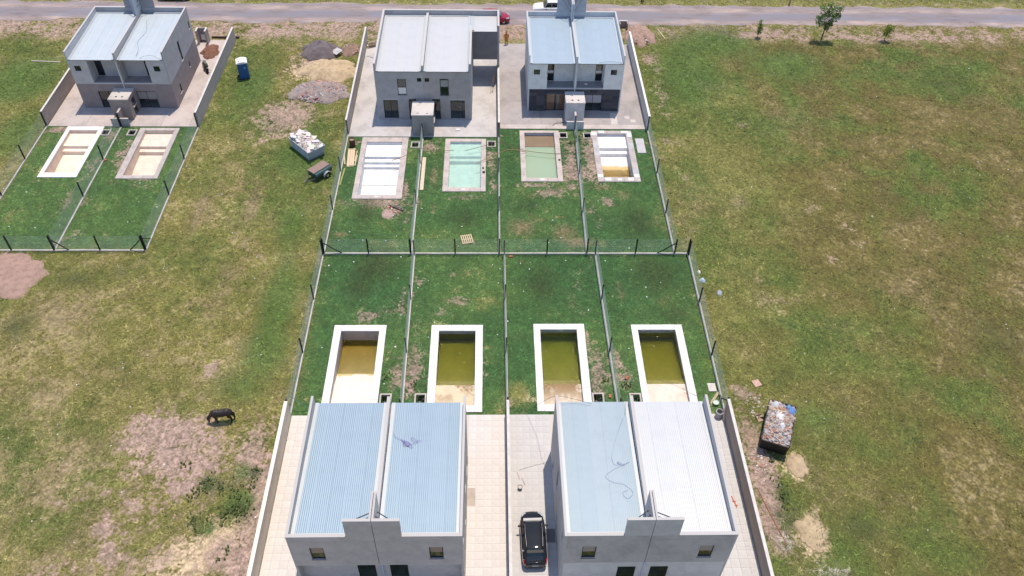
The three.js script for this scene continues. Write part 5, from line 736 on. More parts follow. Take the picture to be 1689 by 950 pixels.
const rubbleTop = (t, l, w, H, cols, n) => { const g = new THREE.PlaneGeometry(2 * l - 0.06, 2 * w - 0.06, 26, 18); g.rotateX(-Math.PI / 2); const p = g.attributes.position; for (let i = 0; i < p.count; i++) { const x = p.getX(i) / l, z = p.getZ(i) / w; p.setY(i, H - 0.12 + 0.3 * Math.max(0, (1 - x * x) * (1 - z * z)) + 0.14 * (fbm(x * 5 + l, z * 4, 3) - 0.4)); } g.computeVertexNormals(); part('rubble_bed', g, soil([0.42, 0.36, 0.33]), t); const by = cols.map(() => []); for (let i = 0; i < n; i++) { const x = rr(-0.97, 0.97) * l, z = rr(-0.97, 0.97) * w, s = rr(0.08, 0.34), q = new THREE.BoxGeometry(s, s * rr(0.12, 0.5), s * rr(0.3, 1)); q.rotateX(rr(-0.7, 0.7)); q.rotateZ(rr(-0.7, 0.7)); q.rotateY(rr(0, 6.28)); q.translate(x, H - 0.06 + 0.3 * Math.max(0, (1 - x * x / l / l) * (1 - z * z / w / w)), z); by[(rnd() * cols.length) | 0].push(q); } by.forEach((gs, i) => { if (gs.length) part('rubble', gs, std(cols[i], 0.9), t).userData.kind = 'stuff'; }); };
skip('white sided skip heaped with pale rubble, standing on the grass near the trailer', -19.0, -70.95, -0.83, 3.55, 1.95, 1.15, std([0.42, 0.47, 0.54], 0.6, { map: rep(TX.plaster, 1.5) }), (t, l, w, H) => {
  rubbleTop(t, l, w, H, [[0.66, 0.6, 0.56], [0.74, 0.72, 0.7], [0.55, 0.44, 0.37], [0.6, 0.5, 0.42], [0.4, 0.36, 0.34]], 420);
  for (let i = 0; i < 16; i++) { const g = rbx(-rr(0.25, 0.5), rr(0.25, 0.45), -0.015, 0.015, -rr(0.15, 0.28), rr(0.15, 0.28), 0.005, 1); g.rotateX(rr(-0.4, 0.4)); g.rotateZ(rr(-0.4, 0.4)); g.rotateY(rr(0, 6.28)); g.translate(rr(-0.95, 0.95) * l, H + rr(0.12, 0.32), rr(-0.95, 0.95) * w); part('broken_board', g, std(vary([0.68, 0.64, 0.6], 0.12), 0.85), t); }
});
skip('black skip full of mixed rubble and blue sheeting on the grass at the right', 21.3, -35.6, 1.19, 3.85, 1.95, 1.35, std([0.012, 0.013, 0.014], 0.6), (t, l, w, H) => {
  rubbleTop(t, l, w, H, [[0.46, 0.36, 0.31], [0.5, 0.47, 0.46], [0.42, 0.2, 0.12], [0.33, 0.31, 0.31], [0.48, 0.39, 0.34], [0.38, 0.36, 0.37]], 520);
  for (const [x, z, s, c] of [[1.4, 0.68, 0.42, [0.1, 0.22, 0.5]], [1.6, 0.45, 0.3, [0.14, 0.27, 0.52]], [1.5, -0.5, 0.36, [0.7, 0.71, 0.72]], [0.5, -0.05, 0.6, [0.7, 0.71, 0.72]], [-0.3, 0.25, 0.45, [0.62, 0.65, 0.68]]]) part('crumpled_sheet', moundGeo(s, s * 0.7, 0.22, 0.25, 18).translate(x, H + 0.05, z), std(c, 0.6), t);
  for (let i = 0; i < 9; i++) { const a = rr(-0.8, 0.8) * l, b = rr(-0.8, 0.8) * w, k = rr(0, 3.14), d = rr(0.3, 0.6); part('stick', bar([a - Math.cos(k) * d, H + 0.2, b - Math.sin(k) * d], [a + Math.cos(k) * d, H + rr(0.22, 0.35), b + Math.sin(k) * d], 0.06, 0.03), M.palewood, t); }
});

// ---------------------------------------------------------------- trees and plants
const leafQuad = (s, gs, p) => { const g = new THREE.PlaneGeometry(s, s * 0.6); g.rotateX(rr(0, 6.28)); g.rotateY(rr(0, 6.28)); g.rotateZ(rr(0, 6.28)); g.translate(...p); gs.push(g); };
function tree(label, x, z, h, trunkH, clumps, n, leaf, color, color2) {
  const t = thing('young_tree', label, 'tree', x, 0, z, 0), mk = (c) => new THREE.MeshPhysicalMaterial({ color: C(...c), roughness: 0.9, transmission: 0.35, thickness: 0, side: THREE.DoubleSide });
  const gs = [rod([0, -0.1, 0], [0.06, trunkH, 0.03], h * 0.017 + 0.012, h * 0.011 + 0.008)]; for (const [cx, cy, cz] of clumps) gs.push(rod([0.05, trunkH * 0.8, 0.02], [cx * 0.8, cy, cz * 0.8], h * 0.008 + 0.006, 0.008, 6));
  part('trunk', gs, std([0.11, 0.085, 0.065], 0.95), t);
  const A = [], B = []; for (const [cx, cy, cz, r] of clumps) for (let i = 0; i < n * r * r; i++) { const u = rr(-1, 1), a = rr(0, 6.28), q = r * Math.pow(rnd(), 0.45) * (0.72 + 0.5 * vn(a * 2 + cx * 7, u * 3 + cy * 5)), s = Math.sqrt(1 - u * u); leafQuad(rr(0.7, 1.3) * leaf, rnd() < 0.6 ? A : B, [cx + s * Math.cos(a) * q, cy + u * q * 0.95, cz + s * Math.sin(a) * q]); }
  part('crown', A, mk(color), t); part('crown', B, mk(color2), t);
}
tree('slim young green tree beside the road, left of the taller tree', 33.35, -94.9, 2.4, 0.9, [[0, 0.85, 0, 0.42], [0.12, 1.3, 0, 0.45], [0.0, 1.75, 0.05, 0.34], [-0.02, 2.2, 0, 0.24]], 1100, 0.11, [0.2, 0.31, 0.05], [0.12, 0.21, 0.036]);
tree('tallest green tree standing alone beside the road', 41.25, -94.35, 5.2, 1.7, [[-0.75, 2.5, 0.1, 0.72], [0.35, 2.35, 0.25, 0.55], [0.75, 3.2, 0, 0.75], [-0.35, 3.4, -0.1, 0.7], [0.25, 4.0, 0.1, 0.7], [-0.9, 4.3, 0, 0.45], [1.1, 4.25, 0.1, 0.55], [-0.1, 4.75, 0, 0.4], [0.2, 1.75, 0.2, 0.35], [1.2, 3.4, 0, 0.4], [-1.15, 3.0, 0, 0.35]], 520, 0.15, [0.2, 0.31, 0.055], [0.11, 0.2, 0.035]);
tree('small yellow green tree beside the road, rightmost of the three', 49.2, -94.25, 2.3, 0.75, [[0, 1.0, 0, 0.5], [0.35, 1.5, 0, 0.5], [-0.3, 1.6, 0.05, 0.5], [0.05, 1.95, 0, 0.42], [0.6, 1.9, 0, 0.3]], 1000, 0.11, [0.3, 0.34, 0.03], [0.2, 0.27, 0.03]);
{ const t = thing('wild_shrub', 'loose green shrub growing through the fence behind the white grill hut', 'shrub', 9.15, 0, -72.9, 0), A = [], S = []; for (let i = 0; i < 9; i++) { const a = rr(0, 6.28), l = rr(0.5, 1.1), e = [Math.cos(a) * rr(0.1, 0.45), l, Math.sin(a) * 0.8]; S.push(rod([0, 0, 0], e, 0.01, 0.005, 5)); for (let k = 0; k < 34; k++) { const f = rr(0.3, 1); leafQuad(rr(0.06, 0.12), A, [e[0] * f + rr(-0.12, 0.12), e[1] * f + rr(-0.1, 0.1), e[2] * f + rr(-0.14, 0.14)]); } } part('stem', S, std([0.14, 0.12, 0.06], 0.9), t); part('leaves', A, std([0.12, 0.17, 0.06], 0.9, { side: THREE.DoubleSide }), t); }
{ // weeds in clumps on the bare ground at the lower left and along the walls: uncountable
  const g0 = mergeGeometries([0, 1, 2, 3, 4].map((i) => { const g = new THREE.PlaneGeometry(0.13, 0.26, 1, 2); g.translate(0, 0.11, 0); const p = g.attributes.position; for (let k = 0; k < p.count; k++) { const y = p.getY(k); p.setZ(k, y * y * 1.6); p.setX(k, p.getX(k) * (1 - y * 1.8)); } g.computeVertexNormals(); g.rotateY(i * 1.257); return g; }));
  const spots = [[-17.3, -29.7, 1.0, 1.0, 62], [-18.2, -29.2, 0.9, 0.7, 39], [-16.9, -32.5, 0.45, 0.6, 22], [-17.0, -31.3, 0.4, 0.5, 16], [-20.0, -28.7, 0.6, 0.7, 26], [-20.1, -31.6, 0.7, 0.9, 29], [-18.6, -31.2, 0.9, 0.8, 29], [-20.7, -30.6, 0.6, 0.5, 16], [-17.6, -26.2, 0.5, 0.7, 13], [20.6, -30.5, 0.7, 1.4, 29], [-18.3, -81.2, 0.3, 0.4, 13], [-22.4, -80.6, 0.5, 0.6, 16], [8.3, -72.3, 0.3, 0.3, 7], [-8.3, -41.2, 0.4, 0.5, 13], [9.0, -40.7, 0.3, 0.3, 9], [-6.2, -40.3, 0.4, 0.4, 13], [10.6, -40.2, 0.5, 0.4, 16], [-21.9, -33.2, 0.5, 0.5, 13], [20.6, -33.5, 0.4, 0.5, 13]];
  const n = spots.reduce((s, p) => s + p[4], 0), m = new THREE.InstancedMesh(g0, new THREE.MeshPhysicalMaterial({ color: C(0.15, 0.22, 0.065), roughness: 0.9, transmission: 0.3, thickness: 0, side: THREE.DoubleSide }), n), q = new THREE.Object3D(), col = new THREE.Color(); let i = 0;
  for (const [x, z, a, b, k] of spots) for (let j = 0; j < k; j++) { const r = Math.sqrt(rnd()) * (0.5 + 1.0 * rnd()), th = rr(0, 6.28); q.position.set(x + Math.cos(th) * r * a, 0, z + Math.sin(th) * r * b); q.rotation.set(rr(-0.2, 0.2), rr(0, 6.28), rr(-0.2, 0.2)); q.scale.setScalar(rr(0.4, 0.85)); q.updateMatrix(); m.setMatrixAt(i, q.matrix); const v = rr(0.7, 1.4); col.setRGB(v * rr(0.9, 1.3), v, v * 0.9); m.setColorAt(i++, col); }
  m.name = 'weeds'; m.userData = { label: 'green weeds growing in clumps on the bare ground', category: 'weeds', kind: 'stuff' }; shadowed(m); scene.add(m);
}

{ // short grass standing on the open field and the lawns: uncountable
  const g0 = mergeGeometries([0, 1, 2].map((i) => { const g = new THREE.BufferGeometry(), a = i * 2.1; g.setAttribute('position', new THREE.Float32BufferAttribute([-0.05, 0, 0, 0.05, 0, 0, 0.02, 1, 1.1], 3)); g.setIndex([0, 1, 2]); g.computeVertexNormals(); g.translate(0, 0, 0.03); g.rotateY(a); return g; }));
  const list = [], c = [0, 0, 0], skipBox = [[-47.6, -31, -94, -75], [-15.5, 17.1, -93.6, -73.2], [-15.6, 18.2, -37.7, -10], [-200, 200, -103.4, -97.8]];
  const inLawn = (x, z) => (x > -47.2 && x < -31.3 && z > -75 && z < -55.8 ? 'A' : x > -15.1 && x < (z > -55.3 ? 17.9 : 16.7) && z > -74.8 && z < -37.5 ? 'B' : 'F');
  for (let i = 0; i < 420000 && list.length < 100000; i++) {
    const z = -23 - 83 * Math.pow(rnd(), 1.1), w = 0.62 * Math.hypot(z, 52) + 4, x = rr(-w, w) * 0.98 + z * -0.02, area = inLawn(x, z), n = vn(x * 1.6, z * 1.6) * 0.6 + vn(x * 0.5 + 9, z * 0.5) * 0.4;
    if (n < 0.36 || skipBox.some(([a, b, d, e]) => x > a && x < b && z > d && z < e) || (area !== 'F' && Object.values(POOL).some(([o]) => x > o[0] && x < o[1] && z > o[2] && z < o[3])) || HOLES.some(([a, b, d, e]) => x > a - 0.2 && x < b + 0.2 && z > d - 0.2 && z < e + 0.2)) continue;
    grow(area, x, z, c); if (c[0] > c[1] * 1.18) continue;
    list.push([x, z, area === 'F' ? rr(0.06, 0.15) : rr(0.03, 0.065), c[0], c[1], c[2]]);
  }
  const m = new THREE.InstancedMesh(g0, std([1, 1, 1], 0.9, { side: THREE.DoubleSide }), list.length), q = new THREE.Object3D(), col = new THREE.Color();
  list.forEach(([x, z, h, r, g, b], i) => { q.position.set(x, 0.004, z); q.rotation.set(0, rr(0, 6.28), 0); q.scale.set(rr(0.8, 1.7), h, rr(0.8, 1.7) * 0.14); q.updateMatrix(); m.setMatrixAt(i, q.matrix); const v = rr(1.0, 1.75); m.setColorAt(i, col.setRGB(r * v, g * v, b * v)); });
  m.name = 'grass'; m.userData = { label: 'short uneven grass on the open field and the lawns', category: 'grass', kind: 'stuff' }; scene.add(m);
}

// ---------------------------------------------------------------- small things lying about
{
  let t = thing('barrel', 'rusty brown barrel standing at the corner of the patio', 'barrel', -14.5, 0, -71.75); { const pts = [[0, 0], [0.29, 0], [0.3, 0.02], [0.29, 0.28], [0.305, 0.3], [0.29, 0.32], [0.29, 0.58], [0.305, 0.6], [0.29, 0.62], [0.29, 0.86], [0.305, 0.88], [0.28, 0.88], [0.27, 0.7], [0, 0.7]].map((p) => new THREE.Vector2(...p)); part('drum', new THREE.LatheGeometry(pts, 28), std([0.1, 0.035, 0.025], 0.85, { map: rep(TX.soil, 0.8) }), t); part('contents', new THREE.CylinderGeometry(0.268, 0.268, 0.04, 24).translate(0, 0.74, 0), soil([0.4, 0.28, 0.23]), t); }
  t = thing('plank_stack', 'small stack of pale planks on the lawn beside the barrel', 'planks', -14.4, 0, -69.6, 0.06); for (let k = 0; k < 3; k++) for (let i = 0; i < 3; i++) part('plank', rbx(-0.36 + i * 0.24 + rr(-0.02, 0.02), -0.14 + i * 0.24, 0.02 + k * 0.035, 0.05 + k * 0.035, -1.5 + rr(-0.1, 0.1), 1.4 + rr(-0.1, 0.1), 0.006, 1), k % 2 ? M.palewood : std(vary([0.66, 0.5, 0.34], 0.06), 0.85), t); for (const [a, b] of [[-0.75, 0.2], [0.55, -0.25], [0.6, 0.5]]) part('plank', bar([a, 0.04, b - 1.0], [a * 0.75, 0.12, b + 0.9], 0.1, 0.03), M.palewood, t); part('plank', bar([-0.4, 0.14, -1.45], [0.45, 0.14, -1.4], 0.03, 0.1), M.palewood, t);
  tag(part('plank', [bar([-14.85, 0.05, -67.9], [-15.0, 0.05, -65.2], 0.14, 0.04)], std([0.33, 0.34, 0.12], 0.9)), 'thin greenish plank lying along the fence below the plank stack', 'plank');
  tag(part('plank', rbx(-7.08, -6.72, 0.02, 0.08, -69.75, -64.45, 0.01, 1), std([0.66, 0.56, 0.42], 0.85, { map: rep(TX.plaster, 1.3) })), 'long pale plank lying beside the fence left of the turquoise pool', 'plank');
  t = thing('pallet', 'pale wooden pallet lying on the lawn near the long fence', 'pallet', -2.28, 0, -57.2, 0.22); for (let i = 0; i < 6; i++) part('slat', bx(-0.5 + i * 0.185, -0.4 + i * 0.185, 0.1, 0.122, -0.6, 0.6), M.palewood, t); for (const z of [-0.52, 0, 0.52]) part('stringer', bx(-0.52, 0.54, 0.02, 0.099, z - 0.045, z + 0.045), M.wood, t);
  t = thing('wood_debris', 'old grey planks and plaster scraps on the lawn below the white dry pool', 'debris', -9.3, 0, -61.4, 0); part('plank', bar([-0.6, 0.1, -0.75], [0.85, 0.08, 0.1], 0.3, 0.05), std([0.3, 0.25, 0.23], 0.9), t); part('plank', bar([-0.35, 0.16, -0.8], [0.75, 0.15, -0.15], 0.14, 0.04), std([0.42, 0.36, 0.33], 0.9), t); part('scrap', moundGeo(0.6, 0.8, 0.1, 0.1, 20).translate(-0.6, 0, 0.55), soil([0.45, 0.33, 0.29]), t); chunks(t, 30, 0.8, 0.9, 0.04, 0.08, 0.24, [[0.6, 0.55, 0.52], [0.42, 0.2, 0.15]], 'scrap');
  tag(part('concrete_slab', rbx(15.28, 16.18, 0.01, 0.1, -73.15, -70.6, 0.015, 1), concrete([0.5, 0.49, 0.5], 1.5)), 'grey concrete slab lying on the lawn right of the half dry pool', 'slab');
  tag(part('plank', bar([21.05, 0.05, -96.75], [21.62, 0.05, -94.4], 0.14, 0.05), M.palewood), 'pale plank on the verge right of the pinkish dirt mound', 'plank');
  tag(part('pole', bar([-53.9, 0.05, -88.2], [-50.4, 0.05, -88.0], 0.12, 0.1), std([0.55, 0.5, 0.44], 0.9)), 'pale pole lying on the grass left of the leftmost house', 'pole');
  const brick = (label, x, z, r) => tag(part('brick', (() => { const g = rbx(-0.17, 0.17, 0.0, 0.13, -0.1, 0.1, 0.01, 1); g.rotateY(r); g.translate(x, 0.01, z); return g; })(), M.brick), label, 'brick');
  brick('orange brick just below the middle post of the long fence', 1.75, -54.9, 0.1); brick('orange brick on the bare soil between the two rightmost olive pools', 10.72, -40.9, 0.9); brick('orange brick beside the pit right of the dark green pool', 9.2, -39.1, 1.4); brick('small orange brick at the foot of the fence in the leftmost lawn', -39.2, -69.1, 0.4); brick('red brick lying on the grass below the front fence of the leftmost lawn', -41.2, -52.0, 0.3);
  t = thing('broken_slab', 'pinkish broken slab on the grass above the black skip', 'slab', 20.95, 0, -40.3, 0.35); part('slab', rbx(-0.3, 0.3, 0.02, 0.13, -0.32, 0.32, 0.02, 1), std([0.58, 0.38, 0.3], 0.9, { map: rep(TX.soil, 1) }), t);
  t = thing('cardboard_box', 'torn flattened cardboard box on the grass left of the black skip', 'box', 20.5, 0, -37.0, 0.2); part('box', [bx(-0.35, 0.35, 0.01, 0.04, -0.28, 0.28), bx(-0.35, -0.32, 0.04, 0.22, -0.28, 0.28), bx(-0.32, 0.2, 0.04, 0.2, -0.28, -0.25)], std([0.48, 0.34, 0.26], 0.9), t); part('flap', bar([0.1, 0.06, -0.1], [0.34, 0.2, 0.12], 0.3, 0.02), std([0.2, 0.1, 0.08], 0.9), t);
  t = thing('rubble_scatter', 'scattered stones and plaster pieces beside the black skip', 'rubble', 20.6, 0, -38.1); chunks(t, 60, 1.0, 1.2, 0.0, 0.05, 0.2, [[0.5, 0.42, 0.36], [0.55, 0.5, 0.46], [0.45, 0.3, 0.24]]); t = thing('rubble_scatter', 'scattered brick and stone pieces on the soil below the black skip', 'rubble', 19.6, 0, -33.2); chunks(t, 60, 0.9, 1.0, 0.0, 0.04, 0.18, [[0.5, 0.42, 0.38], [0.42, 0.2, 0.14], [0.62, 0.6, 0.58]]);
  t = thing('paper_bag', 'crumpled pale blue bag on the grass right of the near lawn fence', 'bag', 18.7, 0, -51.8); part('bag', moundGeo(0.3, 0.25, 0.2, 0.2, 16), std([0.45, 0.6, 0.72], 0.7), t); t = thing('paper_bag', 'crumpled grey bag on the grass farther right of the near fence', 'bag', 19.95, 0, -50.3); part('bag', moundGeo(0.26, 0.36, 0.2, 0.2, 16), std([0.33, 0.38, 0.45], 0.7), t); t = thing('paper_bag', 'crumpled white bag on the grass beside the upper near fence post', 'bag', 18.6, 0, -52.9); part('bag', moundGeo(0.18, 0.22, 0.12, 0.12, 14), std([0.7, 0.68, 0.62], 0.7), t);
  // clutter at the corner of the near right passage
  tag(part('paving_slab', rbx(17.0, 17.62, 0.02, 0.14, -40.3, -39.5, 0.02, 1), concrete([0.62, 0.57, 0.52], 1)), 'pale square slab on the grass inside the right fence corner', 'slab');
  t = thing('leaning_boards', 'two pale boards leaning together behind the right house corner', 'boards', 17.2, 0, -38.9); part('board', bar([-0.25, 0.06, 0.55], [0.45, 0.3, -0.35], 0.2, 0.04), M.palewood, t); part('board', bar([0.35, 0.3, -0.4], [0.75, 0.1, -0.1], 0.18, 0.04), M.palewood, t);
  t = thing('bucket', 'pale round tub on the ground at the end of the right passage', 'bucket', 17.32, 0, -38.35); part('tub', new THREE.LatheGeometry([[0, 0.02], [0.18, 0.02], [0.25, 0.26], [0.23, 0.26], [0.17, 0.06], [0, 0.06]].map((p) => new THREE.Vector2(...p)), 20), std([0.52, 0.62, 0.55], 0.6), t); part('contents', new THREE.CylinderGeometry(0.21, 0.21, 0.02, 18).translate(0, 0.2, 0), std([0.55, 0.65, 0.55], 0.8), t);
  t = thing('concrete_pipe', 'grey concrete pipe standing on the paving of the right passage', 'pipe', 17.3, 0.07, -37.15); part('pipe', new THREE.LatheGeometry([[0.2, 0], [0.2, 0.62], [0.28, 0.62], [0.26, 0.05], [0.26, 0], [0.2, 0]].map((p) => new THREE.Vector2(...p)), 20), concrete([0.4, 0.38, 0.37], 1), t); part('ring', new THREE.TorusGeometry(0.27, 0.03, 6, 20).rotateX(Math.PI / 2).translate(0, 0.6, 0), concrete([0.5, 0.47, 0.45], 1), t);
  tag(part('plank', bar([17.62, 0.1, -36.7], [17.69, 1.35, -37.35], 0.2, 0.03), std([0.5, 0.4, 0.34], 0.9)), 'short board leaning against the taupe wall at the right passage', 'plank');
  t = thing('bucket', 'grey bucket on the near driveway in front of the black car', 'bucket', 2.0, 0.073, -31.0); part('tub', new THREE.LatheGeometry([[0, 0.01], [0.13, 0.01], [0.17, 0.28], [0.155, 0.28], [0.12, 0.04], [0, 0.04]].map((p) => new THREE.Vector2(...p)), 20), std([0.2, 0.19, 0.18], 0.7), t); part('contents', new THREE.CylinderGeometry(0.14, 0.14, 0.02, 18).translate(0, 0.24, 0), std([0.55, 0.5, 0.46], 0.9), t);
  t = thing('orange_clamp', 'orange clamps lying on the paving beside the bottom right house', 'tool', 17.0, 0.075, -29.8, 0.1); part('bar', [bar([-0.04, 0.03, -0.5], [0.05, 0.03, 0.4], 0.05), bar([-0.1, 0.03, -0.1], [0.12, 0.03, -0.05], 0.06), bar([-0.02, 0.03, 0.2], [0.16, 0.03, 0.25], 0.06)], std([0.55, 0.1, 0.03], 0.6), t);
  t = thing('stone_heap', 'pale lime lumps on the ground near the bottom right corner', 'stones', 21.9, 0, -24.6); chunks(t, 26, 1.5, 0.8, 0.0, 0.05, 0.15, [[0.56, 0.52, 0.48], [0.48, 0.44, 0.4]], 'lump');
  // things by the road
  t = thing('meter_enclosure', 'small three sided brown brick enclosure behind the leftmost house', 'enclosure', -34.85, 0, -92.2); part('wall', [bx(-0.62, -0.46, -0.05, 1.8, -1.0, 0), bx(0.46, 0.62, -0.05, 1.8, -1.0, 0), bx(-0.459, 0.459, -0.05, 1.78, -1.0, -0.85)], plaster([0.36, 0.31, 0.29]), t); part('coping', [bx(-0.64, -0.44, 1.8, 1.83, -1.01, 0.01), bx(0.44, 0.64, 1.8, 1.83, -1.01, 0.01)], M.cap, t); part('meter_box', [bx(-0.3, 0.2, 0.3, 1.0, -0.849, -0.7)], M.white, t);
  tag(part('beam', bar([-34.2, 0.12, -93.9], [-30.9, 0.12, -93.9], 0.18, 0.2), std([0.06, 0.035, 0.03], 0.9)), 'dark timber beam on the ground behind the leftmost boundary walls', 'beam');
  t = thing('meter_enclosure', 'dark brick enclosure beside the pinkish dirt mound behind the white house', 'enclosure', 16.6, 0, -97.0); part('wall', [bx(-0.5, 0.6, 0, 0.9, -0.3, -0.15), bx(-0.5, -0.35, 0, 0.9, -0.15, 0.6), bx(0.45, 0.6, 0, 0.9, -0.15, 0.5)], plaster([0.33, 0.27, 0.25]), t); part('coping', bx(-0.52, 0.62, 0.9, 0.94, -0.32, -0.13), M.cap, t);
  t = thing('bird', 'dark bird standing on the far grass verge beyond the road', 'bird', 19.85, 0, -103.75, 0.5); part('body', body([[[0, 0.3, 0], [0.3, 0.26, 0], 0.13, 0.07], [[0, 0.34, 0], [-0.1, 0.52, 0], 0.07, 0.06], [[-0.12, 0.52, 0], [-0.22, 0.5, 0], 0.03, 0.01], [[0.05, 0.2, 0.05], [0.05, 0.01, 0.06], 0.02, 0.015], [[0.05, 0.2, -0.05], [0.05, 0.01, -0.06], 0.02, 0.015], [[0.3, 0.26, 0], [0.5, 0.2, 0], 0.06, 0.02]], [-0.3, 0, -0.25], [0.55, 0.65, 0.25], 0.02, 0.04), std([0.03, 0.03, 0.02], 0.8), t); part('wing', [rbx(0.0, 0.38, 0.24, 0.38, 0.08, 0.13, 0.02), rbx(0.0, 0.38, 0.24, 0.38, -0.13, -0.08, 0.02)], M.black, t);
  tag(part('stump', new THREE.CylinderGeometry(0.1, 0.14, 0.9, 10).translate(39.5, 0.4, -103.4), std([0.3, 0.24, 0.12], 0.95)), 'short brown stump on the verge across the road from the tallest tree', 'stump');
  // wooden props beside the middle house
  t = thing('ladder', 'small wooden trestle against the left side of the middle far house', 'trestle', -13.2, 0.07, -87.6); part('rail', [bar([0, 0, 0], [0.1, 1.5, -0.3], 0.07), bar([0.6, 0, 0], [0.5, 1.5, -0.3], 0.07)], M.steel, t); part('rung', [0.3, 0.75, 1.2].map((y) => bar([0.03 + y * 0.06, y, -y * 0.2], [0.57 - y * 0.06, y, -y * 0.2], 0.05)), M.wood, t); part('board', bar([-1.6, 1.85, -2.6], [0.3, 1.75, -1.6], 0.12, 0.04), M.palewood, t);
  t = thing('timber_stack', 'timbers stacked behind the left wall of the middle far house', 'timber', -14.2, 0.07, -92.2); for (let i = 0; i < 6; i++) part('plank', bar([-0.8 + rr(-0.1, 0.1), 0.08 + i * 0.12, rr(-0.6, 0.6)], [0.9 + rr(-0.1, 0.1), 0.08 + i * 0.12, rr(-0.6, 0.6)], 0.18, 0.1), i % 2 ? M.palewood : std([0.3, 0.2, 0.16], 0.9), t);
  t = thing('light_slab', 'small pale block on the middle far patio', 'block', -3.6, 0.07, -74.6, 0.2); part('block', rbx(-0.24, 0.24, 0, 0.1, -0.14, 0.14, 0.02, 1), white, t);
  t = thing('metal_post', 'thin orange rod leaning in the passage under the carport bridge', 'rod', 0.1, 0.07, -82.6); part('rod', [rod([0.0, 0, 0.8], [0.25, 1.9, -0.1], 0.025), rod([-0.25, 0, 0.9], [0.15, 1.7, -0.1], 0.02)], std([0.42, 0.2, 0.1], 0.8), t);
  t = thing('drain_cover', 'round white cap on the right balcony floor of the white house', 'cap', 10.3, 2.962, -79.1); part('disc', new THREE.CylinderGeometry(0.16, 0.16, 0.04, 20).translate(0, 0.02, 0), M.white, t); part('ring', new THREE.TorusGeometry(0.16, 0.025, 6, 20).rotateX(Math.PI / 2).translate(0, 0.03, 0), M.white, t);
}
// cables, hoses and ropes
const line = (label, kind, pts, r, c, n) => tag(part(kind, tube(pts, r, n || pts.length * 8, 5), std(c, 0.7)), label, kind);
line('brown hose hanging over the fence between the white and turquoise pools', 'hose', [[-10.2, 0.14, -69.1], [-9.2, 0.3, -69.45], [-7.3, 1.0, -69.95], [-6.0, 0.6, -70.25], [-3.9, 0.16, -70.8]], 0.03, [0.2, 0.14, 0.08]);
line('dark hose running from the turquoise pool across the pale green pool', 'hose', [[-2.8, 0.16, -70.75], [-0.5, 0.5, -71.3], [0.75, 0.9, -71.3], [2.2, 0.45, -71.1], [3.5, 0.2, -70.8], [6.4, 0.2, -70.3], [8.0, 0.2, -70.45], [9.8, 0.05, -70.6]], 0.028, [0.16, 0.09, 0.07]);
line('orange brown pole laid from the turquoise pool over the fence', 'pole', [[-1.55, 0.18, -68.6], [0.3, 0.5, -69.6], [1.85, 0.75, -70.2], [3.7, 0.2, -70.5]], 0.035, [0.35, 0.2, 0.08]);
const tangle = (cx, cz, rx, rz, n, y, sx) => { const p = []; for (let i = 0; i <= n; i++) { const a = i * 1.05 + sx, q = 0.35 + 0.65 * rnd(); p.push([cx + Math.cos(a) * rx * q, y + rr(0, 0.03), cz + Math.sin(a * 1.15) * rz * q]); } return p; };
line('purple cable lying in a tangle on the bottom left roof', 'cable', [[-6.45, 6.17, -31.6], [-6.3, 6.17, -31.3], ...tangle(-5.55, -30.75, 0.42, 0.4, 16, 6.15, 0), ...tangle(-5.0, -31.0, 0.45, 0.25, 6, 6.15, 1), [-4.6, 6.17, -31.0]], 0.01, [0.2, 0.12, 0.4], 220);
line('pale violet cable lying in loops on the bottom right bluish roof', 'cable', [[8.85, 6.12, -32.8], [8.2, 6.14, -31.2], [7.75, 6.16, -29.6], [7.85, 6.16, -29.1], ...tangle(8.25, -29.15, 0.4, 0.25, 9, 6.17, 2), [8.85, 6.17, -29.3], [7.6, 6.19, -28.6], [7.2, 6.2, -28.2], [7.6, 6.21, -27.8], [8.3, 6.22, -27.6], [8.8, 6.23, -27.0], [8.4, 6.24, -26.6], [8.15, 6.24, -27.0], [8.5, 6.24, -27.2]], 0.009, [0.36, 0.4, 0.58], 220);
line('black wire arching over the edge of the bottom right roof', 'wire', [[2.6, 0.1, -37.6], [3.6, 3.2, -36.2], [4.6, 6.6, -34.2], [5.6, 6.35, -34.15], [6.8, 6.15, -33.9]], 0.012, [0.03, 0.03, 0.035]);
line('thin grey wire hanging over the right edge of the bottom right roof', 'wire', [[9.0, 6.2, -33.0], [9.3, 6.6, -34.4], [9.6, 6.3, -34.2]], 0.01, [0.2, 0.2, 0.22]);
line('thin wire running across the rightmost near pool', 'wire', [[12.9, 0.2, -40.7], [14.2, 0.35, -40.0], [16.1, 0.1, -39.0]], 0.012, [0.2, 0.17, 0.14]);
line('teal cord hanging at the end of the cream wall on the left', 'cord', [[-15.9, 0.3, -38.3], [-15.2, 1.4, -38.2], [-14.5, 0.9, -38.0], [-13.6, 0.1, -37.9], [-12.9, 0.1, -37.6]], 0.02, [0.03, 0.25, 0.2]);
line('dark cable curving over the yard edge of the leftmost roof', 'cable', [[-36.8, 6.02, -78.7], [-36.2, 6.2, -78.9], [-35.4, 6.22, -78.9], [-34.6, 6.02, -78.6]], 0.014, [0.1, 0.1, 0.1]);
line('thin dark cable lying across the leftmost right roof half', 'cable', [[-38.2, 6.28, -86.5], [-37.6, 6.2, -84.0], [-37.9, 6.12, -82.0], [-37.4, 6.06, -80.4], [-37.3, 6.03, -79.2]], 0.012, [0.2, 0.2, 0.21]);
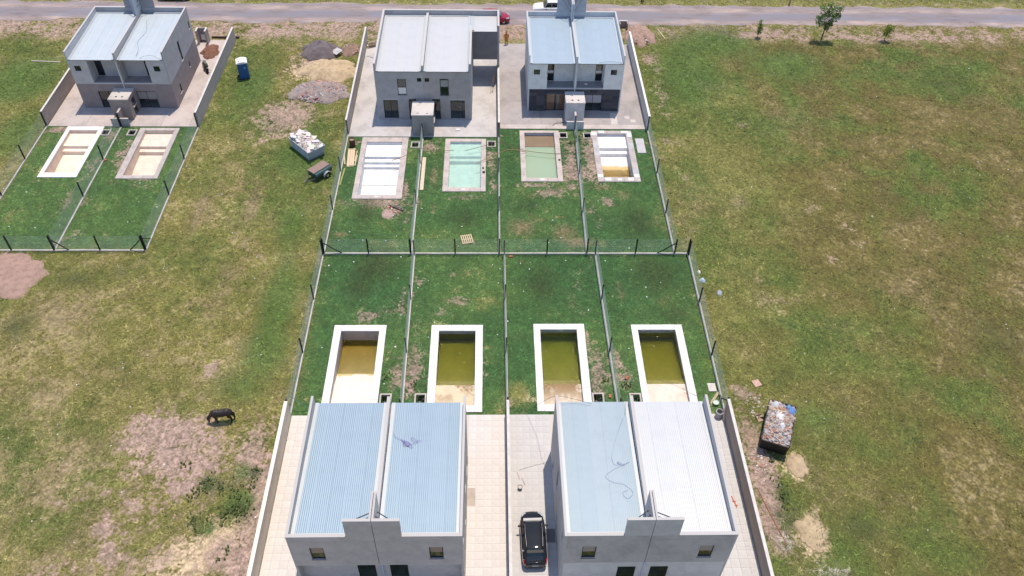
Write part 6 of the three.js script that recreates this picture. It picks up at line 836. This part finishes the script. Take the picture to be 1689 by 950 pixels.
line('dark cable along the yard edge of the white house roof', 'cable', [[11.4, 6.02, -78.4], [12.2, 6.08, -78.5], [13.0, 6.08, -78.5], [13.8, 6.02, -78.4]], 0.014, [0.12, 0.12, 0.13]);
line('orange red hose lying on the soil outside the taupe wall', 'hose', [[18.9, 0.04, -31.0], [19.2, 0.05, -29.6], [19.5, 0.05, -28.3], [19.95, 0.04, -26.6]], 0.022, [0.42, 0.13, 0.07]);
line('thin dark cord on the near driveway near the grey bucket', 'cord', [[1.95, 0.09, -32.5], [2.6, 0.1, -32.75], [3.3, 0.1, -32.95], [4.2, 0.2, -33.2]], 0.009, [0.3, 0.28, 0.28]);
line('black hose curling out of the white grill hut onto the patio', 'hose', [[6.6, 0.09, -75.4], [7.0, 0.1, -75.9], [7.5, 0.1, -76.0], [8.0, 0.2, -76.0]], 0.03, [0.02, 0.02, 0.022]);
{ // white scraps of litter strewn over the grass: uncountable
  const gs = []; for (let i = 0; i < 260; i++) { const right = rnd() < 0.35, x = right ? rr(18, 60) : rr(-52, -15.6), z = rr(-92, -22); const s = rr(0.05, 0.13), g = new THREE.BoxGeometry(s, s * 0.4, s * rr(0.4, 1)); g.rotateY(rr(0, 6)); g.translate(x, 0.03, z); gs.push(g); }
  for (let i = 0; i < 70; i++) { const s = rr(0.05, 0.14), g = new THREE.BoxGeometry(s, s * 0.4, s * rr(0.4, 1)); g.rotateY(rr(0, 6)); g.translate(rr(-15, 17.5), 0.04, rr(-63, -38)); gs.push(g); }
  const gs2 = gs.filter((g) => { g.computeBoundingBox(); const c = g.boundingBox.getCenter(new THREE.Vector3()); return !(c.x < -30.9 && c.z < -75.3 && c.x > -47.6) && !HOLES.some(([a, b, d, e]) => c.x > a && c.x < b && c.z > d && c.z < e); });
  const m = part('litter', gs2, std([0.68, 0.68, 0.66], 0.8)); m.userData = { label: 'small white scraps of litter strewn over the grass', category: 'litter', kind: 'stuff' };
}
scene.traverse((o) => { if (o.isMesh) { o.castShadow = true; o.receiveShadow = true; } });
renderer.render(scene, camera);
